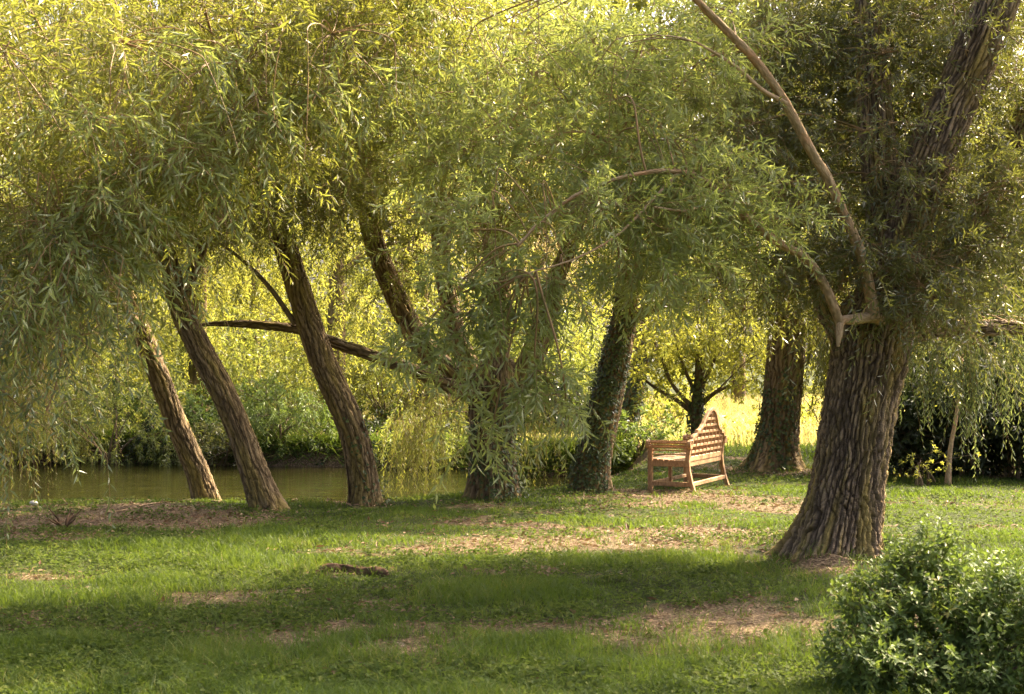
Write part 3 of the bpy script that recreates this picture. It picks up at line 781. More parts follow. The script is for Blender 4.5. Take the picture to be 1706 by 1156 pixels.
# ---- small dark tree behind the bench
def fork(x, y, Y, spread, n, r0, z1):
    pass
root, anc, tr = tree("small dark spreading tree behind the wooden bench", [(1162, 765, 24, 0.109), (1160, 720, 24, 0.095), (1160, 680, 24, 0.095), (1163, 640, 24, 0.068), (1165, 560, 24, 0.048), (1168, 470, 24, 0.027)],
    [[(1158, 690, 24, 0.051), (1125, 665, 24, 0.037), (1090, 645, 24, 0.027), (1055, 615, 24, 0.014)], [(1160, 685, 24, 0.048), (1120, 640, 23.9, 0.034), (1100, 590, 23.8, 0.024), (1075, 540, 23.8, 0.014)],
     [(1163, 680, 24, 0.048), (1190, 655, 24, 0.034), (1225, 640, 24, 0.020), (1262, 632, 24, 0.010)], [(1163, 660, 24, 0.041), (1190, 600, 23.9, 0.027), (1215, 560, 23.9, 0.017)], [(1160, 660, 24, 0.041), (1135, 600, 24, 0.027), (1120, 540, 24, 0.014)], [(1163, 650, 24, 0.034), (1182, 580, 24, 0.020), (1190, 500, 24, 0.014)],
     [(1170, 668, 24, 0.027), (1200, 645, 23.8, 0.017), (1240, 605, 23.7, 0.008)]], bark='bark_small', seed=61, amp=.006, flare=.05, lobes=3, seg=16, name='small_tree')
c, r = tr; ivy(root, c, r, .3, 1.8, 500, leaf=.06)
mb = MB()
for b in [blobp(1160, 540, 23.8, 1.2, 1, .6, 260), blobp(1090, 580, 24, .6, .7, .5, 110), blobp(1230, 570, 24, .6, .7, .5, 120), blobp(1240, 640, 24, .45, .4, .2, 26), blobp(1090, 640, 24, .4, .4, .2, 22), blobp(1165, 600, 24.4, .8, .5, .3, 50)]:
    foliage(mb, b, anc, leaf=.11, wid=.042, nl=12, slen=.45, spread=.2, per=8)
mb.build('crown', [M['leaf_sunny'], M['twig_dark']], root)

# ---- T7
root, anc, tr = tree("massive upright willow trunk with ivied foot standing beyond the bench", [(1290, 790, 22.8, 0.378), (1293, 760, 22.8, 0.324), (1300, 700, 22.8, 0.302), (1307, 620, 22.8, 0.297), (1310, 560, 22.8, 0.297), (1308, 480, 22.8, 0.279), (1300, 380, 22.8, 0.243), (1290, 240, 22.8, 0.198), (1285, 80, 22.8, 0.144)],
    [[(1305, 500, 22.8, .14), (1250, 420, 22.6, .1), (1200, 300, 22.4, .06)], [(1300, 420, 22.8, .14), (1360, 320, 22.6, .1), (1410, 180, 22.5, .07)], [(1412, 330, 22, .1), (1413, 200, 22, .09), (1410, 60, 22, .07)]], seed=71, amp=.03, flare=.28, lobes=5, seg=110, step=.03, fscale=14)
c, r = tr; ivy(root, c, r, 0, 1.6, 1500, side=(-.7, -.5), leaf=.06)
mb = MB()
for b in [blobp(1250, 300, 22, 1.6, 1.2, 1, 330), blobp(1300, 440, 21.8, 1.0, .8, .5, 200), blobp(1330, 140, 22, 1.8, 1.3, 1.2, 330), blobp(1220, 420, 22, .8, .8, .5, 130), blobp(1400, 480, 22.5, .8, .7, .5, 110)]:
    foliage(mb, b, anc, leaf=.13, wid=.026, weep=.1)
for a in [(1385, 560, 22.5, 60, 1.2), (1365, 500, 22.5, 60, 1.1)]:
    curtain(mb, P(*a[:3]), (.3, .5, .2), a[3], a[4], anchors=anc, leaf=.12, wid=.022)
foliage(mb, ((4.4, 22, 9), (2.4, 2.2, 1.4), 100), anc, leaf=.25, wid=.06, nl=16, slen=.9, spread=.5)  # coarse top leaves out of view, added as a sun blocker
mb.build('crown', [M['leaf_olive'], M['twig']], root)

# ---- T8 the great willow
root, anc, tr = tree("great rough-barked willow in the right foreground with a flared foot",
    [(1386, 938, 12, 0.351), (1394, 900, 12, 0.318), (1406, 840, 12, 0.299), (1418, 760, 12, 0.290), (1433, 670, 12, 0.294), (1446, 600, 12, 0.309), (1452, 550, 12, 0.323), (1456, 515, 12, 0.275), (1458, 490, 12, 0.190)],
    [[(1448, 545, 12.05, .23), (1474, 450, 12.15, .18), (1474, 370, 12.2, .15), (1466, 280, 12.25, .145), (1456, 150, 12.3, .14), (1452, 0, 12.4, .13), (1445, -160, 12.5, .1)],
     [(1462, 560, 12, .26), (1495, 440, 12, .2), (1522, 340, 12, .195), (1552, 250, 12, .19), (1598, 150, 12, .185), (1645, 40, 12, .18), (1700, -90, 12, .15)],
     [(1480, 555, 12.1, .2), (1540, 480, 12.3, .14), (1600, 400, 12.5, .12), (1650, 310, 12.7, .11), (1700, 210, 12.8, .1), (1790, 60, 13, .08)],
     [(1480, 562, 12.1, .1), (1560, 548, 12.4, .07), (1640, 546, 12.6, .062), (1740, 545, 12.8, .055), (1880, 540, 13, .04), (2050, 515, 13.2, .022), (2200, 460, 13.4, .008)],
     [(1420, 575, 12.1, .15), (1385, 525, 12.3, .1), (1362, 480, 12.6, .06), (1350, 420, 12.9, .04)]],
    bark='bark_big', seg=250, step=.012, amp=.042, flare=.2, lobes=5, seed=83, fscale=26, limb_amp=.03)
pale = [[(1396, 578, 11.20, 0.0110), (1398, 558, 11.20, 0.0274), (1402, 535, 11.25, 0.0352), (1425, 532, 11.30, 0.0431), (1452, 528, 11.45, 0.0470), (1470, 535, 11.75, 0.0470)],
        [(1455, 530, 11.40, 0.0485), (1450, 490, 11.35, 0.0438), (1436, 430, 11.25, 0.0423), (1412, 370, 11.15, 0.0391), (1380, 300, 11.05, 0.0391), (1345, 240, 10.95, 0.0391), (1305, 165, 10.85, 0.0360), (1262, 105, 10.75, 0.0337), (1225, 65, 10.65, 0.0313), (1185, 25, 10.55, 0.0282), (1100, -60, 10.25, 0.0196)],
        [(1400, 540, 11.25, 0.0352), (1385, 500, 11.20, 0.0329), (1362, 455, 11.15, 0.0313), (1335, 425, 11.05, 0.0298), (1290, 400, 10.95, 0.0282), (1245, 365, 10.85, 0.0266), (1200, 322, 10.75, 0.0235), (1160, 293, 10.65, 0.0204), (1100, 285, 10.45, 0.0157), (1030, 297, 10.25, 0.0125), (960, 325, 10.15, 0.0102), (900, 370, 10.05, 0.0086), (862, 410, 9.95, 0.0072)],
        [(1310, 172, 10.85, 0.0235), (1270, 150, 10.75, 0.0172), (1225, 110, 10.65, 0.0141), (1160, 70, 10.45, 0.0078)],
        [(1130, 288, 10.55, 0.0141), (1090, 330, 10.35, 0.0110), (1030, 390, 10.15, 0.0086), (960, 430, 9.95, 0.0072), (880, 455, 9.85, 0.0045)],
        [(1200, 322, 10.75, 0.0141), (1150, 350, 10.45, 0.0102), (1090, 345, 10.25, 0.0078)],
        [(1290, 400, 10.95, 0.0157), (1240, 330, 11.25, 0.0117), (1190, 250, 11.45, 0.0094), (1120, 220, 11.55, 0.0078), (1040, 190, 11.65, 0.0063)]]
panc = []
for i, s in enumerate(pale):
    m2 = MB(); lp, lr = path(s); c2, r2 = tube(m2, lp, lr, 16, .03, .009 if lr[0] > .03 else 0, 0, 0, 100 + i, fscale=20); o = m2.build('bough', [M['bark_pale']], root); panc.append(c2[len(c2) // 3:])
panc = np.concatenate(panc)
mb = MB()
for b in [blobp(1380, 170, 13.2, 1.0, .8, .8, 480), blobp(1290, 60, 13, 1.0, .8, .6, 360), blobp(1620, 330, 11.8, .5, .5, .6, 170), blobp(1560, 60, 13, .9, .8, .5, 330), blobp(1670, 120, 13, .8, .8, .9, 420), blobp(1500, 440, 11.55, .45, .35, .28, 110), blobp(1560, 480, 11.6, .4, .4, .25, 130),
          blobp(1300, 260, 13, .8, .6, .5, 300), blobp(1290, 470, 12.9, .55, .5, .25, 150), blobp(1400, 400, 12.6, .45, .4, .4, 150), blobp(1670, 400, 12.1, .5, .45, .45, 210), blobp(1420, 290, 13.2, .5, .5, .5, 130), blobp(1520, 200, 12.9, .5, .4, .7, 200),
          blobp(1700, 260, 12.6, .5, .5, .5, 150), blobp(1420, 30, 13, .8, .7, .5, 260), blobp(1390, 480, 11.5, .22, .2, .15, 34), blobp(1330, 330, 11.6, .3, .25, .25, 44), blobp(1250, 250, 11.6, .35, .3, .3, 60), blobp(1490, 230, 11.7, .35, .2, .5, 60), blobp(1575, 330, 11.6, .3, .25, .35, 50), blobp(1650, 40, 11.7, .4, .2, .4, 60), blobp(1470, 80, 11.9, .4, .2, .4, 60), blobp(1440, 420, 11.6, .2, .2, .2, 36)]:
    foliage(mb, b, anc, leaf=.09, wid=.0175, spread=.2)
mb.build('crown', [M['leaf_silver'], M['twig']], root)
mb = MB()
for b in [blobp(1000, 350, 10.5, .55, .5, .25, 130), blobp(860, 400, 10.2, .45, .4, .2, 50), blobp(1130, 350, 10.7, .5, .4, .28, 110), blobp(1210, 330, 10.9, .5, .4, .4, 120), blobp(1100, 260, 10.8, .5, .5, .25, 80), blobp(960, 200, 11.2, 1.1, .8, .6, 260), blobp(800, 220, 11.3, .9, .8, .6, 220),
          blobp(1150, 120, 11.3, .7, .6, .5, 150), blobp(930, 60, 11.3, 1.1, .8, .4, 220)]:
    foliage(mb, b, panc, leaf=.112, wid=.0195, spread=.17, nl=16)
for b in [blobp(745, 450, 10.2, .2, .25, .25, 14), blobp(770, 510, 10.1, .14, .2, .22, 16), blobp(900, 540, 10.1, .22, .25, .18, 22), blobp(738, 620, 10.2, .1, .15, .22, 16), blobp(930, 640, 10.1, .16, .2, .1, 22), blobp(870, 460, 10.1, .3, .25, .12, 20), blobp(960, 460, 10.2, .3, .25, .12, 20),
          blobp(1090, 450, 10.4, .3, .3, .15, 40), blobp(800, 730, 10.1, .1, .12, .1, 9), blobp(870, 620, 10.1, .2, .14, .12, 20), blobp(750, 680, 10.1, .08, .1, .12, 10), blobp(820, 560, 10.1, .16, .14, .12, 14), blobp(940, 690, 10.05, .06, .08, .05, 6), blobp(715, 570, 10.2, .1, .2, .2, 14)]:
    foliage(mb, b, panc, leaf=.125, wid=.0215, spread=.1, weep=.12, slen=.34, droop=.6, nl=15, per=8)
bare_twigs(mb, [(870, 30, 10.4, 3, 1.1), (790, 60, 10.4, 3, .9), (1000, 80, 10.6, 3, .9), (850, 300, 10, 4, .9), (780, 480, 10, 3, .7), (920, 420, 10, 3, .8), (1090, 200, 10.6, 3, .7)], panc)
mb.build('hanging_crown', [M['leaf_lit_copy'], M['twig']], root)
mb = MB()
for a in [(1560, 560, 13.2, 36, .7), (1640, 550, 13.6, 50, .7), (1610, 600, 13.3, 18, .9), (1730, 560, 13.6, 60, .85), (1520, 570, 13.4, 16, .45), (1690, 400, 14, 120, .8), (1580, 420, 14, 90, .7)]:
    curtain(mb, P(*a[:3]), (.45, .4, .22), a[3], a[4], anchors=anc, leaf=.085, wid=.016)
mb.build('weeping_crown', [M['leaf_shade_blue'], M['twig']], root)  # darker leaf tint stands in for shade on this curtain
mb = MB()
for cz in [((4.6, 13.0, 7.5), (1.9, 2.1, 1.1), 400), ((4.2, 11.6, 7.2), (2.8, 1.0, .8), 230), ((8.4, 13.0, 7), (1.5, 1.8, 1.0), 130), ((4.6, 15, 6.6), (1.3, 1.0, .8), 60)]:  # unseen leaves placed to shade the foreground lawn, with gaps for sun
    foliage(mb, cz, anc, leaf=.2, wid=.05, nl=16, slen=.9, spread=.5)
mb.build('shade_crown', [M['leaf_silver'], M['twig']], root)


# ------------------------------------------------------------------ background planting
def bush(label, c, R, n, matn, leaf=.12, wid=.05, nl=12, slen=.4, name='bush', cat='bush', group=None, weep=0., stems=8, spread=.22, per=10):
    c = np.asarray(c, float); gz = ground_at(c[0], c[1]); root = empty(name, (c[0], c[1], gz), label, cat, group)
    sm = MB(); b = np.array([c[0], c[1], gz - .05]) + RNG.normal(size=(stems, 3)) * [.12, .12, 0]
    e = c + ball(stems, .5) * np.asarray(R) * .8
    thin(sm, b, b + [0, 0, R[2] * .5], e * .7 + b * .3 + [0, 0, .1], e, np.full(stems, .03), np.full(stems, .008), 0, 8, 5)
    sm.build('stem', [M['bark_small']], root)
    anc = np.concatenate([b * .3 + e * .7, e]); mb = MB()
    foliage(mb, (c, R, n), anc, leaf=leaf, wid=wid, nl=nl, slen=slen, spread=spread, weep=weep, per=per)
    mb.build('foliage', [M[matn], M['twig_dark']], root)
    return root


def far_tree(label, x, y, h, R, n, matn, lean=0., r=.2, name='background_tree', weep=.2, leaf=.16, wid=.045, cz=.62, group="trees beyond the pond and meadow", nl=14, slen=.8):
    gz = ground_at(x, y); cen = np.array([x + lean, y, h * cz])
    pts = np.array([(x, y, gz), (x + lean * .2, y, h * .25), (x + lean * .6, y + .1, h * .5), (x + lean, y, h * .8)])
    limbs = []
    for k in range(5):
        t = .35 + .1 * k; s = pts[1] * (1 - t) + pts[3] * t; a = RNG.uniform(0, 6.28)
        limbs.append((np.array([s, s + [math.cos(a) * R[0] * .4, math.sin(a) * .5, h * .08], s + [math.cos(a) * R[0] * .8, math.sin(a) * 1, h * .1]]), np.array([r * .4, r * .25, r * .1])))
    root, anc, _ = tree(label, (pts, np.array([r * 1.2, r, r * .8, r * .35])), limbs, bark='bark', seg=14, step=.15, amp=.02, flare=.1, lobes=4, name=name, group=group, seed=int(RNG.integers(1, 999)))
    mb = MB(); foliage(mb, (cen, R, n), anc, leaf=leaf, wid=wid, nl=nl, slen=slen, spread=.45, weep=weep, per=12)
    mb.build('crown', [M[matn], M['twig_dark']], root)
    return root


def X_(px, Y): return (px - 853) / FPX * Y


# far bank bushes and curtains (left to right)
far_tree("drooping grey-green willow on the far bank at the left edge", X_(60, 29.5), 29.5, 6.5, (3.0, 1.6, 2.6), 620, 'leaf_grey', weep=.5, cz=.5, leaf=.13, wid=.03, nl=18)
far_tree("yellow-green willow across the pond behind the two leaning trunks", X_(330, 31), 31, 7, (2.6, 1.6, 2.9), 560, 'leaf_sunny', weep=.45, cz=.55, leaf=.13, wid=.03, nl=18)
far_tree("weeping willow across the pond, its bright curtain behind the long horizontal limb", X_(560, 30), 30, 8, (2.6, 1.8, 3.2), 680, 'leaf_sunny', weep=.5, cz=.55, leaf=.13, wid=.03, nl=18)
far_tree("grey-green bushy tree behind the thick forked willow", X_(700, 31), 31.5, 6.5, (2.0, 1.6, 2.6), 380, 'leaf_grey', weep=.3, cz=.5, leaf=.13, wid=.035)
far_tree("pale sunlit tree seen between the forked willow and the ivy-covered trunk", X_(900, 36), 36, 9, (3.2, 2, 3.2), 520, 'leaf_pale', weep=.3, cz=.58)
far_tree("bright tree standing in the meadow left of the bench", X_(1060, 38), 38, 9, (3, 2, 3.4), 380, 'leaf_sunny', weep=.2, cz=.6)
far_tree("bright airy tree at the back of the meadow behind the bench", X_(1230, 42), 42, 9, (3.4, 2, 3), 420, 'leaf_sunny', weep=.2, cz=.66)
far_tree("yellow tree at the back of the meadow between the two big right-hand trunks", X_(1400, 38), 38, 8.5, (3, 2, 2.9), 330, 'leaf_sunny', weep=.3, cz=.66)
far_tree("tall willow above the dark hedge on the right", X_(1580, 27), 27, 9, (3.0, 2, 3.0), 520, 'leaf_olive', weep=.4, cz=.62)
far_tree("tall willow behind the dark hedge at the right edge", X_(1760, 26), 26, 9, (2.8, 2, 3.2), 420, 'leaf_grey', weep=.4, cz=.6)
for i, (px, Y, h, m_) in enumerate([(-150, 36, 10, 'leaf_grey'), (150, 38, 11, 'leaf_olive'), (420, 38, 11, 'leaf_sunny'), (680, 40, 11, 'leaf_olive'), (860, 44, 12, 'leaf_sunny')]):
    far_tree(["tall grey-green tree far behind the pond outside the left edge", "tall olive tree far behind the pond at the left", "tall yellow-green tree far behind the leaning trunks", "tall olive tree far behind the forked willow's left limb", "tall yellow-green tree far behind the forked willow's right limb"][i],
             X_(px, Y), Y, h, (3.8, 2, 4.2), 520, m_, cz=.55, weep=.2, leaf=.2, wid=.06)
bush("bright green leafy bush beside the dark hollow on the far bank", P(330, 700, 28.3), (.7, .5, .5), 110, 'leaf_laurel', leaf=.12, wid=.05)
bush("silvery low bush overhanging the water between the two leftmost trunks", P(352, 745, 27.4), (.9, .5, .35), 170, 'leaf_silver', leaf=.11, wid=.03)
bush("grey-green willow bush drooping to the far water between the second and third leaning trunks", P(470, 695, 27.6), (1.1, .6, .8), 330, 'leaf_laurel', leaf=.12, wid=.025, weep=.4, nl=16)
bush("dusky willow bush trailing over the far bank at the left", P(190, 705, 28.0), (2.2, .7, .9), 520, 'leaf_grey', leaf=.12, wid=.026, weep=.4, nl=16)
bush("olive bush at the far left end of the pond", P(20, 715, 28.2), (1.8, .8, 1.1), 360, 'leaf_olive', leaf=.12, wid=.026, weep=.4, nl=16)
bush("tall green shrub behind the eroded bank", P(640, 660, 30), (1.5, .8, 1.0), 260, 'leaf_olive', leaf=.12, wid=.03, weep=.2, nl=14)
bush("willow bush hanging into the water left of the forked willow", P(715, 730, 26.8), (.75, .5, .6), 200, 'leaf_grey', leaf=.12, wid=.024, weep=.5, nl=18)
bush("dark shrub right of the forked willow", P(925, 690, 29.5), (1.0, .7, .7), 300, 'leaf_dark', leaf=.12, wid=.05)
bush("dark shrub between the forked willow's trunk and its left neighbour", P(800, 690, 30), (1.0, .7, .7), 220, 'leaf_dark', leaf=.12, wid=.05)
bush("bright green nettle-like bush at the foot of the ivy-covered trunk", P(1075, 722, 25.5), (.55, .5, .35), 120, 'leaf_laurel', leaf=.1, wid=.05, name='shrub')
bush("lime-green shrub glowing between the ivy-covered trunk and the bench", P(1110, 690, 29), (1.0, .7, .6), 150, 'leaf_sunny', leaf=.12, wid=.05, name='shrub')
bush("lime-green shrub in the sun behind the bench back", P(1230, 740, 27), (.7, .6, .35), 110, 'leaf_sunny', leaf=.1, wid=.045, name='shrub')
bush("sunlit shrub between the great willow and the massive trunk beyond", P(1365, 700, 29), (.8, .6, .8), 110, 'leaf_sunny', leaf=.12, wid=.05, name='shrub')
root, anc, tr = tree("slim ivy-covered trunk leaning in the background left of the bench", [(1035, 770, 26.5, .2), (1045, 710, 26.5, .17), (1058, 650, 26.5, .15), (1075, 570, 26.5, .12), (1085, 450, 26.5, .09)],
                     [[(1075, 570, 26.5, .06), (1120, 480, 26.5, .04), (1150, 400, 26.5, .02)]], seed=91, seg=20, amp=.015, flare=.08)
c, r = tr; ivy(root, c, r, .3, 3.2, 1100, leaf=.07)
mb = MB(); foliage(mb, blobp(1080, 430, 26.5, 1.5, 1, .9, 200), anc, leaf=.14, wid=.03); mb.build('crown', [M['leaf_sunny'], M['twig']], root)

# dark hedge on the right
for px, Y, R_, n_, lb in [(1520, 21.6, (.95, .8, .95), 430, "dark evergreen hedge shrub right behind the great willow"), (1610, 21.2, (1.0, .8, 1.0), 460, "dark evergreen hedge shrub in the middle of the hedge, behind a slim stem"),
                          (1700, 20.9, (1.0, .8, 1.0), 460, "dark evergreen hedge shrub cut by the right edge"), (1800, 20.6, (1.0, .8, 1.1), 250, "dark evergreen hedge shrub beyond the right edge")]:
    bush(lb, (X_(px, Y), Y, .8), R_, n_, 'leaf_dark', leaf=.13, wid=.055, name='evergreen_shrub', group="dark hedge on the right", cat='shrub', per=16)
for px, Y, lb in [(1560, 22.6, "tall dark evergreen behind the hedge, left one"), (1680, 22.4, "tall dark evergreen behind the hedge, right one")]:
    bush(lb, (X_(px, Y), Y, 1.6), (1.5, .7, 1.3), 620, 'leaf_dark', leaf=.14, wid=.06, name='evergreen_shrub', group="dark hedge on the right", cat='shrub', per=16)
root, anc, tr = tree("slim pale sapling in front of the dark hedge", [(1578, 800, 20, .045), (1583, 750, 20, .035), (1592, 700, 20, .03), (1600, 630, 20, .025), (1605, 560, 20, .015)], [[(1600, 630, 20, .015), (1575, 570, 20, .01), (1560, 530, 20, .006)]],
                     bark='bark_pale', seg=10, amp=0, flare=.02, name='sapling', seed=95)
mb = MB(); foliage(mb, blobp(1600, 570, 20, .5, .4, .3, 40), anc, leaf=.1, wid=.03, per=5); mb.build('crown', [M['leaf_olive'], M['twig']], root)
bush("small yellow-leaved shrub low in front of the dark hedge", P(1535, 785, 19.9), (.3, .2, .2), 46, 'leaf_sunny', leaf=.05, wid=.02, nl=10, slen=.2, stems=5, name='small_shrub', cat='shrub')

# far mass of trees closing the view
mb = MB(); n_ = 32000
x = RNG.uniform(-36, 36, n_); y = 52 + RNG.uniform(0, 6, n_) + .012 * x * x; z = (20 + 5 * noise(x * .2, y * .2, x * 0, 77)) * RNG.random(n_) ** .7 + .3
C = np.stack([x, y, z], 1)
sprays(mb, C, norm(RNG.normal(size=(n_, 3)) + [0, -.3, -.2]), RNG.uniform(.8, 1.6, n_), RNG.uniform(.2, .7, n_), 12, .3, .11, 0, tw=False)
tag(mb.build('far_wood', [M['leaf_sunny']]), "soft yellow-green mass of trees closing the view beyond the meadow", "woodland", kind='stuff')

mb = MB()      # undergrowth beyond the pond: bright tops, duller and darker layers below
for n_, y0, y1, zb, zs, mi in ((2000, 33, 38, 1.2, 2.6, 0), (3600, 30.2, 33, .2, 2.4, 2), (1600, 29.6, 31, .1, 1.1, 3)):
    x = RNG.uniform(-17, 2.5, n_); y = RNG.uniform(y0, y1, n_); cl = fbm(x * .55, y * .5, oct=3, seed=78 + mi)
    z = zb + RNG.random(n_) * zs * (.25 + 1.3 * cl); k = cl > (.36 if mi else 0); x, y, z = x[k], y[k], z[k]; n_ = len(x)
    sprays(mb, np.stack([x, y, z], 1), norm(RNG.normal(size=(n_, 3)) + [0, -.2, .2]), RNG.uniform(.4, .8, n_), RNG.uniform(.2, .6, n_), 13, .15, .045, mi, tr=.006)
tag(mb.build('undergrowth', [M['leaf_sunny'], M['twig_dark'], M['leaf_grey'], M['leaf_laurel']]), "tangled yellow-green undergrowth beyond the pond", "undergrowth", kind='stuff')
bush("near-black bush standing for a shaded hollow over the eroded bank right of the third leaning willow", P(600, 730, 28.0), (.7, .5, .35), 140, 'leaf_dark', leaf=.11, wid=.04)  # leaves coloured near black to give the hollow its shade
bush("near-black bush standing for a shaded hollow low on the far bank behind the leftmost leaning willow", P(262, 735, 28.4), (.8, .5, .4), 170, 'leaf_dark', leaf=.11, wid=.04)  # dark leaf colour takes the place of shade in the hollow

# ------------------------------------------------------------------ bench
def rot_pts(V, origin, ax, ay):
    V = np.asarray(V, float)
    return origin + V[:, :1] * ax + V[:, 1:2] * ay + V[:, 2:3] * np.array([0, 0, 1.])


BL = 1.62
near_back = np.array([X_(1146, 18.7), 18.7]); AX = np.array([math.sin(math.radians(24.5)), math.cos(math.radians(24.5)), 0.]); AX /= np.linalg.norm(AX)   # along the bench
AY = np.array([AX[1], -AX[0], 0.])                                                                        # from front to back
bz = ground_at(near_back[0], near_back[1])
BO = np.array([near_back[0], near_back[1], bz]) - AY * .56
bench = empty('wooden_bench', BO, "wooden garden bench with arched lattice back and rolled arms on the sunlit grass", "bench")


def bar(mb, a, b, w, t, up=(0, 0, 1), bev=.006):
    """bevelled bar from a to b (bench coordinates x=length y=depth z=up)"""
    a, b = np.array(a, float), np.array(b, float); d = norm((b - a)[None])[0]; up = np.array(up, float)
    if abs(d @ up) > .95: up = np.array([0, 1., 0])
    s = norm(np.cross(d, up)[None])[0]; u = np.cross(s, d)
    hw, ht = w / 2, t / 2
    prof = [(-hw + bev, -ht), (hw - bev, -ht), (hw, -ht + bev), (hw, ht - bev), (hw - bev, ht), (-hw + bev, ht), (-hw, ht - bev), (-hw, -ht + bev)]
    V = [a + s * x + u * y for x, y in prof] + [b + s * x + u * y for x, y in prof]
    V = rot_pts(V, BO, AX, AY)
    mb.add(V, [(i, (i + 1) % 8, 8 + (i + 1) % 8, 8 + i) for i in range(8)], 0, False)
    mb.add(V, [tuple(range(7, -1, -1)), tuple(range(8, 16))], 0, False)


def poly_bar(mb, pts, w, t, up=(1, 0, 0)):
    for a, b in zip(pts[:-1], pts[1:]):
        d = np.array(b, float) - np.array(a, float); d /= np.linalg.norm(d)
        bar(mb, np.array(a) - d * .004, np.array(b) + d * .004, w, t, up, .004)


def B_(mb, name): return mb.build(name, [M['teak']], bench)


for x in (.03, BL - .03):
    q = MB(); bar(q, (x, .03, -.03), (x, .03, .6), .06, .06); B_(q, 'leg')
    q = MB()   # sabre back leg: swept out at the foot, leaning back at the top
    poly_bar(q, [(x, .64, -.03), (x, .59, .12), (x, .555, .28), (x, .545, .42), (x, .56, .55), (x, .60, .68)], .055, .055); B_(q, 'leg')
q = MB()
for i in range(7):
    y = .03 + i * .077; bar(q, (.0, y, .425 - .004 * i), (BL, y, .425 - .004 * i), .06, .022, bev=.004)
B_(q, 'seat')
q = MB(); bar(q, (.06, .03, .37), (BL - .06, .03, .37), .03, .08); bar(q, (.06, .54, .37), (BL - .06, .54, .37), .03, .08)
for x in (.03, BL / 2, BL - .03): bar(q, (x, .06, .37), (x, .53, .37), .03, .08)
B_(q, 'seat_frame')
q = MB()
for x in (.03, BL - .03): bar(q, (x, .06, .1), (x, .57, .1), .035, .06)
bar(q, (.055, .03, .1), (BL - .055, .03, .1), .035, .05); bar(q, (.055, .595, .1), (BL - .055, .595, .1), .035, .055)
B_(q, 'stretcher')
q = MB(); bar(q, (BL / 2, .05, -.03), (BL / 2, .05, .33), .05, .05); B_(q, 'leg')


def disc(mb, x, y, z, r, th):
    n = 18; a = np.arange(n) * 2 * np.pi / n
    ring = lambda xx: np.stack([np.full(n, xx), y + r * np.cos(a), z + r * np.sin(a)], 1)
    V = rot_pts(np.vstack([ring(x - th), ring(x + th)]), BO, AX, AY)
    mb.add(V, [(i, (i + 1) % n, n + (i + 1) % n, n + i) for i in range(n)], 0, True)
    mb.add(V, [tuple(range(n - 1, -1, -1)), tuple(range(n, 2 * n))], 0, False)


for x, sgn in ((.03, -1), (BL - .03, 1)):
    q = MB()
    # rolled arm: bars set round a roll, between two turned cheeks
    for dy in (.0, .62):
        n = 18; a = np.arange(n) * 2 * np.pi / n; r_ = .058
        cx = x + sgn * .03; 
        V0 = np.stack([cx + r_ * np.cos(a), np.full(n, -.012 + dy * .93), .625 + r_ * np.sin(a)], 1); V1 = V0 + [0, .045, 0]
        V = rot_pts(np.vstack([V0, V1]), BO, AX, AY)
        q.add(V, [(i, (i + 1) % n, n + (i + 1) % n, n + i) for i in range(n)], 0, True)
        q.add(V, [tuple(range(n - 1, -1, -1)), tuple(range(n, 2 * n))], 0, False)
    for k in range(8):
        a = k * math.pi / 4 + .2
        bar(q, (x + sgn * .03 + .046 * math.cos(a), .0, .625 + .046 * math.sin(a)), (x + sgn * .03 + .046 * math.cos(a), .59, .625 + .046 * math.sin(a)), .02, .016, bev=.003)
    bar(q, (x, .05, .545), (x, .56, .545), .03, .018, bev=.003); bar(q, (x, .05, .49), (x, .56, .49), .03, .018, bev=.003)
    B_(q, 'armrest')


def top_z(u):
    """outline of the back: u from 0 at the end to 1 at the middle"""
    return np.interp(u, [0, .1, .11, .27, .28, .42, .55, .66, .75, .84, .93, 1.0], [.66, .68, .735, .745, .79, .80, .86, .94, 1.0, 1.045, 1.07, 1.075])


def yb(z): return .545 + .16 * (z - .42)


q = MB()
xs = np.linspace(.02, BL - .02, 49); pts = [(x, yb(top_z(1 - abs(x / BL * 2 - 1))), top_z(1 - abs(x / BL * 2 - 1))) for x in xs]
q = MB()
for z in (.52, .605, .69, .775, .86, .945, 1.02):
    ok = [x for x in np.linspace(.04, BL - .04, 161) if top_z(1 - abs(x / BL * 2 - 1)) > z]
    if ok: bar(q, (ok[0], yb(z), z), (ok[-1], yb(z), z), .016, .034, bev=.003)
for k in range(9):
    x = .04 + (BL - .08) * (k + .5) / 9; zt = top_z(1 - abs(x / BL * 2 - 1))
    bar(q, (x, yb(.42) - .012, .42), (x, yb(zt) - .012, zt), .05, .014, (1, 0, 0), .003)
bar(q, (.03, yb(.42), .43), (BL - .03, yb(.42), .43), .035, .07); bk = B_(q, 'backrest')
q = MB(); poly_bar(q, pts, .045, .045, (0, 1, 0)); q.build('top_rail', [M['teak']], bk)

